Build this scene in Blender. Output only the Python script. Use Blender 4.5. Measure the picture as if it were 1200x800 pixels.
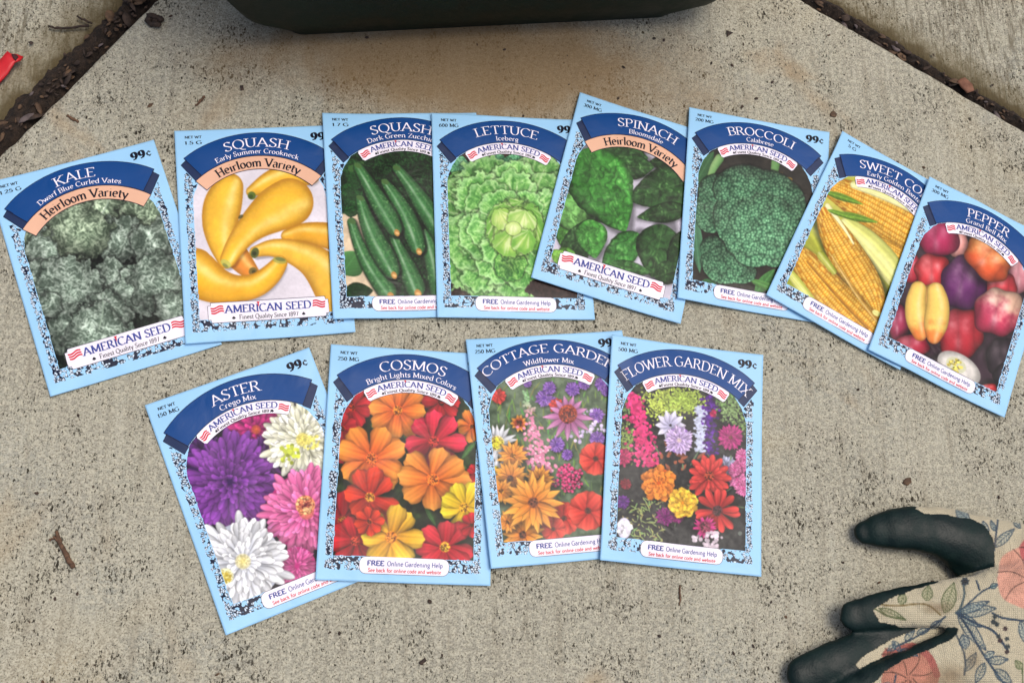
import bpy, math, random
import numpy as np
from mathutils import Vector, Matrix
for o in list(bpy.data.objects): bpy.data.objects.remove(o)
S=bpy.context.scene; COL=S.collection
# ------------------------------------------------------------------ camera (hand-held phone looking down and slightly away)
FPX,PITCH,ROLL,CAMH=1374.68,0.307741,-0.159088,0.565771
cam=bpy.data.cameras.new('camera'); co=bpy.data.objects.new('camera',cam); COL.objects.link(co)
RM=Matrix.Rotation(ROLL,3,'Y')@Matrix.Rotation(PITCH,3,'X')
co.matrix_world=Matrix.Translation((0,0,CAMH))@RM.to_4x4()
cam.sensor_width=36; cam.lens=FPX/1200*36; cam.clip_start=.01; cam.clip_end=100; S.camera=co
RMN=np.array(RM)
def G(px,py,z=0.0):       # survey point: photo pixel -> place on the level z above the slab
    d=RMN@np.array([(px-600)/FPX,(400-py)/FPX,-1.0]); t=(z-CAMH)/d[2]; return float(t*d[0]),float(t*d[1])
# ------------------------------------------------------------------ light
W=bpy.data.worlds.new('World'); S.world=W; W.use_nodes=True; nt=W.node_tree; nt.nodes.clear()
sky=nt.nodes.new('ShaderNodeTexSky'); sky.sky_type='NISHITA'; sky.sun_disc=False
SUN_EL,SUN_AZ=math.radians(75),math.radians(72)     # azimuth clockwise from +y
sky.sun_elevation=SUN_EL; sky.sun_rotation=SUN_AZ; sky.air_density=1.0; sky.dust_density=6.0; sky.ozone_density=1.0
bg=nt.nodes.new('ShaderNodeBackground'); bg.inputs['Strength'].default_value=.12; wo=nt.nodes.new('ShaderNodeOutputWorld')
nt.links.new(sky.outputs[0],bg.inputs[0]); nt.links.new(bg.outputs[0],wo.inputs[0])
sl=bpy.data.lights.new('sun','SUN'); sl.energy=1.35; sl.angle=math.radians(30); sl.color=(1,.965,.90)
so=bpy.data.objects.new('sun',sl); COL.objects.link(so)
dv=Vector((math.sin(SUN_AZ)*math.cos(SUN_EL),math.cos(SUN_AZ)*math.cos(SUN_EL),math.sin(SUN_EL))); so.rotation_euler=dv.to_track_quat('Z','Y').to_euler(); so.location=dv*3
S.view_settings.view_transform='Standard'; S.view_settings.look='None'; S.view_settings.exposure=0.0; S.view_settings.gamma=1
S.render.engine='CYCLES'; S.render.resolution_x=1024; S.render.resolution_y=682
# ------------------------------------------------------------------ helpers
def tag(o,label=None,cat=None,group=None,kind=None):
    for k,v in (('label',label),('category',cat),('group',group),('kind',kind)):
        if v: o[k]=v
    return o
def lin(c):
    c=np.asarray(c,float); return np.where(c<=.04045,c/12.92,((c+.055)/1.055)**2.4)
def smooth(me): me.polygons.foreach_set('use_smooth',np.ones(len(me.polygons),bool)); me.update()
def mesh(name,V,F,mat,parent=None,sm=True,colors=None):
    me=bpy.data.meshes.new(name); V=np.asarray(V,dtype=np.float32)
    if isinstance(F,np.ndarray):
        n,k=F.shape; me.vertices.add(len(V)); me.vertices.foreach_set('co',V.ravel()); me.loops.add(n*k); me.polygons.add(n)
        me.loops.foreach_set('vertex_index',F.astype(np.int32).ravel()); me.polygons.foreach_set('loop_start',(np.arange(n)*k).astype(np.int32)); me.polygons.foreach_set('loop_total',np.full(n,k,np.int32)); me.update(calc_edges=True)
    else: me.from_pydata(V.tolist(),[],[list(map(int,f)) for f in F]); me.update()
    if sm: smooth(me)
    if colors is not None:
        at=me.color_attributes.new('Col','FLOAT_COLOR','POINT'); c=np.ones((len(V),4),np.float32); c[:,:3]=lin(np.clip(colors,0,1)); at.data.foreach_set('color',c.ravel())
    o=bpy.data.objects.new(name,me); me.materials.append(mat); COL.objects.link(o)
    if parent: o.parent=parent
    return o
def gridfaces(ny,nx,mask=None,flip=False):
    i,j=np.meshgrid(np.arange(ny-1),np.arange(nx-1),indexing='ij'); a=i*nx+j
    F=np.stack([a,a+1,a+nx+1,a+nx],-1) if flip else np.stack([a,a+nx,a+nx+1,a+1],-1)
    return F[mask] if mask is not None else F.reshape(-1,4)
def compact(V,F,C=None):
    u,inv=np.unique(F,return_inverse=True); return V[u],inv.reshape(F.shape),(None if C is None else C[u])
class N:   # tiny node helper
    def __init__(s,name):
        s.m=bpy.data.materials.new(name); s.m.use_nodes=True; s.t=s.m.node_tree; s.b=s.t.nodes['Principled BSDF']
    def n(s,t,**k):
        x=s.t.nodes.new(t)
        for a,b in k.items():
            if a[0]=='_': x.inputs[int(a[1:])].default_value=b
            elif a in x.inputs.keys(): x.inputs[a].default_value=b
            else: setattr(x,a,b)
        return x
    def l(s,a,b): s.t.links.new(a,b)
    def math(s,op,a,b=None,c=None,clamp=False):
        x=s.t.nodes.new('ShaderNodeMath'); x.operation=op; x.use_clamp=clamp
        for i,v in enumerate((a,b,c)):
            if v is None: continue
            if isinstance(v,(int,float)): x.inputs[i].default_value=v
            else: s.l(v,x.inputs[i])
        return x.outputs[0]
    def mix(s,f,a,b,bt='MIX'):
        x=s.t.nodes.new('ShaderNodeMix'); x.data_type='RGBA'; x.blend_type=bt
        for i,v in ((0,f),(6,a),(7,b)):
            if isinstance(v,(int,float)): x.inputs[i].default_value=v
            elif isinstance(v,tuple): x.inputs[i].default_value=(*v,1)
            else: s.l(v,x.inputs[i])
        return x.outputs[2]
    def ramp(s,f,a,b,lo=0.,hi=1.):
        x=s.t.nodes.new('ShaderNodeMapRange'); x.interpolation_type='SMOOTHSTEP'
        for i,v in ((0,f),(1,a),(2,b),(3,lo),(4,hi)):
            if isinstance(v,(int,float)): x.inputs[i].default_value=v
            else: s.l(v,x.inputs[i])
        return x.outputs[0]
    def noise(s,vec,scale,detail=4,rough=.55,dist=0):
        x=s.n('ShaderNodeTexNoise'); x.inputs['Scale'].default_value=scale; x.inputs['Detail'].default_value=detail; x.inputs['Roughness'].default_value=rough; x.inputs['Distortion'].default_value=dist
        if vec is not None: s.l(vec,x.inputs['Vector'])
        return x.outputs[0]
    def vor(s,vec,scale,feat='F1'):
        x=s.n('ShaderNodeTexVoronoi'); x.feature=feat; x.inputs['Scale'].default_value=scale; s.l(vec,x.inputs['Vector']); return x
    def bump(s,h,st,dist,prev=None):
        x=s.n('ShaderNodeBump'); x.inputs['Strength'].default_value=st; x.inputs['Distance'].default_value=dist; s.l(h,x.inputs['Height'])
        if prev is not None: s.l(prev,x.inputs['Normal'])
        return x.outputs[0]
def L3(r,g,b): return tuple(float(x) for x in lin(np.array([r,g,b])/255))
def print_mat(name,col=None,rough=.34):
    k=N(name); k.b.inputs['Roughness'].default_value=rough
    k.b.inputs['IOR'].default_value=1.29
    tc=k.n('ShaderNodeTexCoord').outputs['Object']
    fib=k.noise(tc,260,3); blo=k.noise(tc,28,2)
    k.l(k.ramp(blo,.3,.7,rough-.06,rough+.1),k.b.inputs['Roughness'])
    k.l(k.bump(fib,.25,.00006,k.bump(k.noise(tc,45,3,.5,1.2),.35,.0012,k.bump(blo,.3,.0012))),k.b.inputs['Normal'])
    if col is None:
        a=k.n('ShaderNodeVertexColor',layer_name='Col'); c=a.outputs[0]
    else:
        c=k.mix(k.ramp(blo,.3,.7),tuple(x*.95 for x in col),tuple(min(1,x*1.04) for x in col))
    k.l(c,k.b.inputs['Base Color']); return k.m
M={}
M['paper']=print_mat('coated_blue_paper',L3(160,210,246))
M['print']=print_mat('printed_picture'); M['navy']=print_mat('navy_print',L3(12,68,132)); M['fold']=print_mat('dark_fold_print',L3(34,50,86))
M['white']=print_mat('white_print',L3(244,238,248)); M['peach']=print_mat('peach_print',L3(232,182,152)); M['black']=print_mat('black_print',L3(16,16,34))
M['red']=print_mat('red_print',L3(214,36,56)); M['logoblue']=print_mat('blue_letter_print',L3(58,72,150)); M['ink']=print_mat('dark_line_print',L3(18,22,54))
# ------------------------------------------------------------------ printed artwork, computed on each packet's own grid
HOM={
 'kale':(6.09183,1.52357,-35.955,-1.50442,5.11371,159.305,0.000430799,-0.000392151),
 'sq1':(6.96305,0.309395,12.6822,-0.268802,6.0477,38.645,0.000312247,-0.000464293),
 'sq2':(6.89748,0.287194,24.2173,-0.0213898,6.09245,37.281,0.000286614,-0.000463306),
 'let':(6.68864,0.139607,18.5023,0.270697,5.98855,39.8573,0.000259494,-0.00046905),
 'spi':(5.77821,-1.45731,200.801,1.79599,5.07251,21.2557,0.000110115,-0.000508894),
 'bro':(6.08829,-0.390525,55.2324,1.09861,5.52813,30.1083,0.000178719,-0.000482047),
 'corn':(4.88624,-2.13342,264.888,2.67437,4.2376,22.7559,-8.11729e-06,-0.000505355),
 'pep':(4.9004,-1.68861,212.642,2.41174,4.36348,33.4944,1.76686e-05,-0.000505126),
 'ast':(5.55184,1.78728,21.7265,-1.85709,5.01762,170.013,0.000460444,-0.000390687),
 'cos':(6.35729,-0.430934,74.1798,0.400943,5.9628,34.6799,0.000250384,-0.000522567),
 'cot':(6.29251,0.644251,16.3579,-0.377412,6.03293,48.6815,0.000310096,-0.000475677),
 'flo':(6.06739,-0.349227,60.6398,0.770531,5.8711,8.2872,0.000207795,-0.000515061),
}
def c3(r,g,b): return np.array([r,g,b],float)/255
def mix(a,b,t):
    t=np.clip(t,0,1)
    if np.ndim(t)>=1: t=t[...,None]
    return a*(1-t)+b*t
def sst(a,b,x):
    t=np.clip((x-a)/(b-a),0,1); return t*t*(3-2*t)
def vnoise(x,y,seed=0):
    r=np.random.RandomState(seed); T=r.rand(64,64)
    xi=np.floor(x).astype(int); yi=np.floor(y).astype(int); fx=x-xi; fy=y-yi
    fx=fx*fx*(3-2*fx); fy=fy*fy*(3-2*fy)
    a=T[xi%64,yi%64]; b=T[(xi+1)%64,yi%64]; c=T[xi%64,(yi+1)%64]; d=T[(xi+1)%64,(yi+1)%64]
    return (a*(1-fx)+b*fx)*(1-fy)+(c*(1-fx)+d*fx)*fy
def fbm(x,y,s,seed=0,o=4):
    v=0;a=.5;t=0
    for k in range(o):
        v=v+a*vnoise(x/s+17.3*k,y/s+9.1*k,seed+k); t+=a; a*=.55; s*=.5
    return v/t
def cells(x,y,s,seed=0):
    r=np.random.RandomState(seed); JX=r.rand(64,64); JY=r.rand(64,64); V=r.rand(64,64)
    gx=x/s; gy=y/s; xi=np.floor(gx).astype(int); yi=np.floor(gy).astype(int)
    d1=np.full(gx.shape,9.); d2=np.full(gx.shape,9.); val=np.zeros(gx.shape); ox=np.zeros(gx.shape); oy=np.zeros(gx.shape)
    for i in (-1,0,1):
        for j in (-1,0,1):
            a=(xi+i)%64; b=(yi+j)%64
            dx=gx-(xi+i+JX[a,b]); dy=gy-(yi+j+JY[a,b]); d=np.hypot(dx,dy); m=d<d1
            d2=np.where(m,d1,np.minimum(d2,d)); val=np.where(m,V[a,b],val); ox=np.where(m,dx,ox); oy=np.where(m,dy,oy); d1=np.where(m,d,d1)
    return d1,d2,val,ox,oy
class Art:
    U0,U1,V0,V1,D=2.8,79.3,14.5,111.0,.27
    def __init__(s,key,bg,seed=1):
        u=np.arange(s.U0,s.U1,s.D); v=np.arange(s.V0,s.V1,s.D)
        s.u,s.v=np.meshgrid(u,v); h=HOM[key]; w=h[6]*s.u+h[7]*s.v+1
        s.X=(h[0]*s.u+h[1]*s.v+h[2])/w; s.Y=(h[3]*s.u+h[4]*s.v+h[5])/w
        s.C=np.ones(s.X.shape+(3,))*bg; s.r=np.random.RandomState(seed); s.n=seed*10
        s.xc=s.X[:,::8]; s.px=np.hypot(s.X[0,1]-s.X[0,0],s.Y[0,1]-s.Y[0,0])
    def win(s,x0,y0,x1,y1):
        m=(s.X>x0)&(s.X<x1)&(s.Y>y0)&(s.Y<y1)
        i=np.where(m.any(1))[0]; j=np.where(m.any(0))[0]
        if len(i)==0 or len(j)==0: return None
        return slice(i[0],i[-1]+1),slice(j[0],j[-1]+1)
    def fwin(s,cx,cy,r):      # quick window by nearest grid node
        d=(s.X[::6,::6]-cx)**2+(s.Y[::6,::6]-cy)**2; k=int(d.argmin()); i,j=divmod(k,d.shape[1])
        if d[i,j]>(r+8*s.px)**2: return None
        q=int(r/s.px)+9; i*=6; j*=6
        return slice(max(0,i-q),i+q),slice(max(0,j-q),j+q)
    def put(s,w,col,a):
        a=np.clip(a,0,1)[...,None]; s.C[w]=s.C[w]*(1-a)+col*a
    def nz(s,w,sc,o=3):
        s.n+=1; return fbm(s.X[w],s.Y[w],sc,s.n,o)
    def all(s): return slice(None),slice(None)
    # --- petals and flowers
    def petal(s,cx,cy,ang,r0,r1,hw,cb,ct,edge=.35,kind='p',streak=.12,soft=1.2,li=0):
        w=s.fwin(cx+np.cos(ang)*(r0+r1)/2,cy+np.sin(ang)*(r0+r1)/2,abs(r1-r0)/2+hw)
        if w is None: return
        dx=s.X[w]-cx; dy=s.Y[w]-cy; S=dx*np.cos(ang)+dy*np.sin(ang); T=-dx*np.sin(ang)+dy*np.cos(ang)
        a=(S-r0)/(r1-r0)
        if kind=='b':
            a=a+.05*np.abs(np.sin(T/hw*4.2))
            pr=np.clip(a*1.5,0,1)**.75*np.sqrt(np.clip(1-(np.clip(a-.72,0,1)/.28)**2,0,1))
        elif kind=='r': pr=np.clip(a*1.25,0,1)**.6*np.sqrt(np.clip(1-(np.clip(a-.6,0,1)/.4)**2,0,1))
        else: pr=np.sin(np.pi*np.clip(a,0,1)**.75)
        pr=np.where((a>0)&(a<1),pr,0); h=hw*pr; al=np.clip((h-np.abs(T))/soft+.5,0,1)*(pr>.02)
        t=T/np.maximum(h,.01)
        st=np.sin(T/hw*9+s.r.rand()*6)*.5+np.sin(T/hw*17+s.r.rand()*6)*.5
        col=mix(cb,ct,a); sh=1-edge*np.abs(t)**3+streak*st*(1-a*.5)+.12*(a-.5)+li*np.clip(-t,-1,1)
        s.put(w,np.clip(col*sh[...,None],0,1),al)
    def disc(s,cx,cy,r,c0,c1,tex=.3,soft=1.5,sc=3):
        w=s.fwin(cx,cy,r+3)
        if w is None: return
        d=np.hypot(s.X[w]-cx,s.Y[w]-cy)/r; n=s.nz(w,sc,2)
        s.put(w,np.clip(mix(c0,c1,d+ (n-.5)*.8)*(1+tex*(n-.5)*2)[...,None],0,1),(1-d)*r/soft+.5)
    def daisy(s,cx,cy,R,n,hw,cb,ct,cc=None,cr=.15,kind='p',edge=.35,r0=.06,jit=.1,rings=1,ph=None,sq=1.0):
        ph=s.r.rand()*6 if ph is None else ph
        s.shadow(cx,cy,R)
        for g in range(rings):
            k=1-.22*g
            for q in s.r.permutation(n):
                A=ph+g*np.pi/n+q*2*np.pi/n+s.r.randn()*jit; f=1+s.r.randn()*.05; b=.86+.2*s.r.rand()
                fr=np.hypot(np.cos(A),np.sin(A)*sq)
                s.petal(cx,cy,A,R*r0,R*k*f*fr,hw*k,cb*b,np.clip(ct*b,0,1),edge,kind,li=.12*s.r.randn())
        if cc is not None:
            s.disc(cx,cy,R*cr*1.25,cc*.7,mix(cb,cc,.4),.4); s.dots(cx,cy,R*cr,int(30+R*.5),2.2,np.clip(cc*1.35,0,1))
            s.dots(cx,cy,R*cr,20,2.0,cc*.45)
    def shadow(s,cx,cy,R,k=.45):
        w=s.fwin(cx,cy,R*1.2)
        if w is None: return
        d=np.hypot(s.X[w]-cx-2,s.Y[w]-cy-3)/R; s.put(w,s.C[w]*(1-k),(1.12-d)*3)
    def dots(s,cx,cy,R,n,r,col,jc=.12):
        for q in range(n):
            a=s.r.rand()*6.3; d=R*np.sqrt(s.r.rand()); s.blot(cx+np.cos(a)*d,cy+np.sin(a)*d,r*(.7+.6*s.r.rand()),np.clip(col*(1+jc*s.r.randn()),0,1))
    def blot(s,x,y,r,col,al=1,ry=None,ang=0):
        ry=ry or r; w=s.fwin(x,y,max(r,ry)+2)
        if w is None: return
        dx=s.X[w]-x; dy=s.Y[w]-y; c,n=np.cos(ang),np.sin(ang)
        d=np.hypot((dx*c+dy*n)/r,(-dx*n+dy*c)/ry); s.put(w,np.ones(d.shape+(3,))*col,al*np.clip((1-d)*min(r,ry)/1.3+.5,0,1))
    def pom(s,cx,cy,R,dk,lt,hw=.16,n=26,rings=7,sq=1.0,core=None,kind='p',jit=.12):
        s.shadow(cx,cy,R); s.blot(cx,cy,R*.85,dk)
        for g in range(rings):
            f=1-g/rings; rr=R*(f**.8)
            m=max(5,int(n*(.35+.65*f)))
            for q in range(m):
                A=q*2*np.pi/m+g*.7+s.r.randn()*jit; b=.8+.35*s.r.rand(); L=rr*(1+.08*s.r.randn())
                s.petal(cx,cy,A,L*.35,L,R*hw*(.65+.5*f),mix(dk,lt,.25)*b,np.clip(lt*b,0,1),.38,'r' if R>70 else kind,.08,li=.1*s.r.randn())
        if core is not None: s.disc(cx,cy,R*.17,core,mix(core,dk,.5))
    def leaf(s,x0,y0,x1,y1,hw,col,vein=.25,crk=.0,csc=9,lt=None,pw=.8,soft=1.3):
        L=np.hypot(x1-x0,y1-y0); ang=np.arctan2(y1-y0,x1-x0); w=s.fwin((x0+x1)/2,(y0+y1)/2,L/2+hw*.6)
        if w is None: return
        dx=s.X[w]-x0; dy=s.Y[w]-y0; S=dx*np.cos(ang)+dy*np.sin(ang); T=-dx*np.sin(ang)+dy*np.cos(ang); a=S/L
        n=s.nz(w,csc,3); pr=np.sin(np.pi*np.clip(a,0,1)**pw)**.8; h=hw*pr*(1+.25*crk*(n-.5)); al=np.clip((h-np.abs(T))/soft+.5,0,1)*((a>0)&(a<1))
        t=T/np.maximum(h,.1); vn=np.exp(-(T/2.2)**2)+.5*np.exp(-(((S-np.abs(T)*.9)%(L*.16)-L*.08)/1.5)**2)
        lt=np.clip(col*1.6+.06,0,1) if lt is None else lt
        sh=1-.35*t**2*np.sign(t+.1)+ .1*t
        c=col*sh[...,None]
        if crk>0:
            m=fbm(s.X[w],s.Y[w]+40,csc*1.1,s.n+2,2); n4=fbm(s.X[w]+30,s.Y[w],csc*.5,s.n+4,2)
            d1,d2,v,ox,oy=cells(s.X[w]+csc*2.2*(m-.5)+csc*.8*(n4-.5),s.Y[w]+csc*2.2*(n-.5)+csc*.8*(n4-.5),csc,s.n); b=np.clip(1.0-d1*1.15,0,1)*(.7+.5*v)+.3*(-ox-oy)
            c=c*(1-crk*.5+crk*b)[...,None]; c=mix(c,lt,crk*sst(.78,1.2,b+.35*(m-.4)+.3*(n4-.5)))
            c=c*(.8+.45*m)[...,None]*(1-.45*sst(.75,1,np.abs(t)))[...,None]
        c=mix(c,lt,vein*vn); s.put(w,np.clip(c,0,1),al)
    # --- tubes: squashes, cobs, peppers
    def tube(s,pts,fn,soft=1.3):
        P=np.array(pts,float); mx=P[:,:2].max(0)+P[:,2].max(); mn=P[:,:2].min(0)-P[:,2].max()
        w=s.win(mn[0]-3,mn[1]-3,mx[0]+3,mx[1]+3)
        if w is None: return
        # smooth the spine
        t=np.linspace(0,len(P)-1,len(P)*6); Q=np.stack([np.interp(t,range(len(P)),P[:,k]) for k in range(3)],1)
        for _ in range(12): Q[1:-1]=(Q[:-2]+2*Q[1:-1]+Q[2:])/4
        X=s.X[w]; Y=s.Y[w]; best=np.full(X.shape,9.); N=np.zeros(X.shape); Sx=np.zeros(X.shape); cum=0; Rr=np.ones(X.shape)
        ed=np.zeros(X.shape)
        for a,b in zip(Q[:-1],Q[1:]):
            d=b[:2]-a[:2]; L=np.hypot(*d)+1e-6; u=d/L; px=X-a[0]; py=Y-a[1]; k=np.clip((px*u[0]+py*u[1])/L,0,1)
            r=a[2]+(b[2]-a[2])*k; qx=px-k*d[0]; qy=py-k*d[1]; dd=np.hypot(qx,qy)/r; m=dd<best
            best=np.where(m,dd,best); N=np.where(m,(-px*u[1]+py*u[0])/r,N); Sx=np.where(m,cum+k*L,Sx); Rr=np.where(m,r,Rr)
            cum+=L
        al=np.clip((1-best)*Rr/soft+.5,0,1)
        s.put(w,np.clip(fn(X,Y,np.clip(N,-1,1),Sx,best,cum,w),0,1),al)
    def squash(s,pts,col=c3(250,198,62),stem=None,seed=0,end=None):
        pts=[(a,b,r*(1.05+.14*min(1,r/45))) for a,b,r in pts]
        def fn(X,Y,N,S,B,L,w):
            n=s.nz(w,40,3); nz=np.sqrt(np.clip(1-B**2,0,1)); li=.62+.42*nz-.16*N*0+.0
            c=col*li[...,None]*(.93+.14*n)[...,None]*np.array([1,.97+.0,.9])
            c=mix(c,c3(255,236,150),.75*np.exp(-((N+.35)/.28)**2)*nz*(.4+n)*.9)
            c=mix(c,c3(205,135,30),.6*sst(.7,1.0,B)); 
            if stem: c=mix(c,c3(120,140,60),sst(16,4,np.abs(S-stem*L)))
            return c
        s.tube(pts,fn)
    def zuke(s,pts,col=c3(54,112,58)):
        pts=[(a,b,r*1.02) for a,b,r in pts]
        def fn(X,Y,N,S,B,L,w):
            n=s.nz(w,5,2); n2=s.nz(w,30,2); nz=np.sqrt(np.clip(1-B**2,0,1))
            c=col*(.35+.75*nz)[...,None]*(.8+.4*n)[...,None]
            c=mix(c,c3(178,206,172),.8*np.exp(-((N-.15)/.18)**2)*(.35+.8*n2)*nz)
            c=mix(c,c3(110,150,100),.35*np.exp(-((N+.45)/.1)**2))
            c=mix(c,c3(150,190,120),.5*(n>.78)); return c
        s.tube(pts,fn)
        a,b=np.array(pts[-2]),np.array(pts[-1]); d=(b-a)[:2]; d=d/np.hypot(*d); e=b[:2]+d*(b[2]*.85)
        e-=d*b[2]*.18; s.blot(e[0],e[1],b[2]*.46,c3(196,140,70),1,b[2]*.34,1.2); s.blot(e[0]+1,e[1]+1,b[2]*.26,c3(236,190,120),1,b[2]*.16,.4)
    def cob(s,pts,kw=9.5,kh=8.5,rows=6):
        def fn(X,Y,N,S,B,L,w):
            th=np.arcsin(N*.98)/np.pi*2*rows*1.0; row=np.floor(th); ks=S/kh+ (row%2)*.5+.15*np.sin(S/30)
            fx=th-row-.5; fy=ks-np.floor(ks)-.5; k=1-np.clip((np.abs(fx)*2)**3+(np.abs(fy)*2)**4,0,1)
            h=(np.sin(np.floor(ks)*12.9+row*78.2)*43758.5)%1; nz=np.sqrt(np.clip(1-N**2,0,1)); n=s.nz(w,30,2)
            c=mix(c3(205,128,22),c3(246,196,70),k)*(.6+.45*nz)[...,None]*(.86+.2*h)[...,None]
            c=mix(c,c3(255,232,140),.7*np.clip(1-np.hypot(fx+.12,fy+.12)*3.2,0,1)*nz+.25*(n-.3)*nz); return c
        s.tube(pts,fn)
    def plain(s,pts,c0,c1,hl=None,hp=-.3,hs=.2,stripe=0):
        def fn(X,Y,N,S,B,L,w):
            n=s.nz(w,25,3); c=mix(c0,c1,.5+.5*N+ (n-.5)*.6)*(.72+.34*np.sqrt(np.clip(1-B**2,0,1)))[...,None]
            if stripe: c=c*(1+stripe*np.sin(N*14))[...,None]
            if hl is not None: c=mix(c,hl,.65*np.exp(-((N-hp)/hs)**2)*(.3+.9*n))
            return c
        s.tube(pts,fn)
    def pepper(s,cx,cy,rx,ry,col,lobes=3,ang=0,alt=None,hl=.75,altp=(0,1)):
        w=s.fwin(cx,cy,max(rx,ry)+4)
        if w is None: return
        s.shadow(cx,cy,max(rx,ry)*.95,.5)
        dx=s.X[w]-cx; dy=s.Y[w]-cy; a=(dx*np.cos(ang)+dy*np.sin(ang))/rx; b=(-dx*np.sin(ang)+dy*np.cos(ang))/ry
        th=np.arctan2(b,a); k=1-.10*np.cos(lobes*th+1)**2+.05*np.sin(2*th+lobes+cx*.1); d=(np.abs(a)**2.5+np.abs(b)**2.5)**.4/k
        lob=np.abs(np.sin((a*(1-.35*b*b))*np.pi*lobes/2+.5)); nz=np.sqrt(np.clip(1-d**2,0,1)); n=s.nz(w,26,3)
        c=np.ones(d.shape+(3,))*col
        if alt is not None: c=mix(c,alt,sst(-.4,.8,altp[0]*a+altp[1]*b+(n-.5)*1.2))
        c=c*(.35+.55*nz+.25*lob**.6*nz)[...,None]*(.9+.2*n)[...,None]
        for hx,hy,hr in ((-.35,-.38,.3),(.22,-.3,.2),(-.1,.35,.16)):
            c=mix(c,c3(255,235,228),hl*np.exp(-(np.hypot(a-hx,(b-hy)*.6)/hr)**2)*(.2+.8*n)*.8)
        s.put(w,np.clip(c,0,1),(1-d)*min(rx,ry)/1.5+.5)
    def ruffle(s,w,sc,dk,md,lt,seed=0):
        X=s.X[w]; Y=s.Y[w]; wx=fbm(X,Y,sc*1.6,seed,3); wy=fbm(X+50,Y,sc*1.6,seed+5,3)
        q=fbm(X+wx*sc*2.2,Y+wy*sc*2.2,sc*.75,seed+9,4); rd=1-np.abs(q*2-1)*3.2; rd=np.clip(rd,0,1); f=fbm(X,Y,sc*.22,seed+3,2)
        t=.55*rd+.6*(f-.25)+.35*(wx-.5); c=mix(dk,md,t*1.6); return mix(c,lt,(t-.52)*2.2),rd
def p_kale(s):
    w=s.all(); c,_=s.ruffle(w,34,c3(14,22,16),c3(30,44,32),c3(60,76,58),3); s.C[:]=c*.8
    heads=[(300,245,88),(425,265,80),(120,300,70),(150,370,80),(350,330,78),(230,300,92),(450,340,74),(110,450,60),(330,430,50),(200,480,102),(400,480,72),(470,455,92),(510,530,60),(215,600,80),(320,555,78),(285,610,95),(140,520,40)]
    for k,(x,y,r) in enumerate(heads):
        w=s.fwin(x,y,r*1.15)
        if w is None: continue
        dx=s.X[w]-x; dy=s.Y[w]-y; n=fbm(s.X[w],s.Y[w],26,k+40,4); d=np.hypot(dx,dy)/r+(n-.5)*.75
        sc=20
        c,rd=s.ruffle(w,sc,c3(66,80,68),c3(142,158,142),c3(196,208,194),60+k)
        if y<330: c=c*np.array([1.,1.01,.93])
        f=.72+.5*(1-d)+.15*(-dy/r); c=c*(np.clip(f,.42,1.2)*(.8+.6*fbm(s.X[w],s.Y[w],42,k+90,2)))[...,None]
        s.put(w,s.C[w]*.35,(1.13-d)*6); s.put(w,np.clip(c,0,1),(1-d)*r/2.5)
    for x0,y0,x1,y1 in [(290,590,300,480),(300,250,320,180)]:
        s.tube([(x0,y0,2.0),((x0+x1)/2+8,(y0+y1)/2,1.5),(x1,y1,.8)],lambda X,Y,N,S,B,L,w: np.ones(X.shape+(3,))*c3(160,180,158))
def p_sq1(s):
    w=s.all(); n=s.nz(w,120,2); s.C[:]=c3(236,228,236)*(.9+.16*n)[...,None]
    def sh(pts,dx=10,dy=14):
        s.tube([(a+dx,b+dy,r*1.02) for a,b,r in pts],lambda X,Y,N,S,B,L,w: s.C[w]*(.72+.25*sst(.6,1,B))[...,None],6)
    t=[(280,248,17),(335,215,30),(400,190,38),(480,185,34)]; sh(t); s.squash(t,c3(238,184,52),stem=0.0); s.blot(281,262,14,c3(98,118,44)); s.blot(278,266,8,c3(70,86,30))
    t=[(405,402,20),(460,388,30),(530,398,38),(590,410,42)]; sh(t); s.squash(t,c3(240,178,48))
    t=[(292,458,17),(350,440,26),(425,455,37),(500,490,48),(550,545,60),(600,640,66)]; sh(t); s.squash(t,c3(250,196,66)); s.blot(292,462,14,c3(96,104,50),1,19,.3); s.blot(290,464,8,c3(60,66,34))
    t=[(205,232,40),(180,290,58),(168,360,52),(172,430,36),(192,490,25)]; sh(t); s.squash(t,c3(250,198,58))
    t=[(235,480,36),(262,512,30),(284,528,20)]; sh(t); s.squash(t,c3(238,150,56)); s.blot(286,527,15,c3(130,110,52)); s.blot(288,528,7,c3(86,76,40))
    t=[(80,530,70),(150,578,54),(225,592,40),(300,578,36),(352,535,32),(378,498,24)]; sh(t,6,18); s.squash(t,c3(252,190,44)); s.blot(378,488,24,c3(170,170,80),.8,12,.2); s.blot(380,484,18,c3(110,120,66),.8,7,.2)
    t=[(412,285,70),(370,305,68),(310,345,50),(255,395,36),(220,445,30),(200,485,25)]; sh(t,14,10); s.squash(t,c3(252,196,54)); s.blot(192,500,20,c3(196,196,92),.85,12,.6); s.blot(190,508,12,c3(128,132,70),.8,6,.6)
    s.blot(243,336,10,c3(90,84,44),.9,6,-.6)
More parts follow.
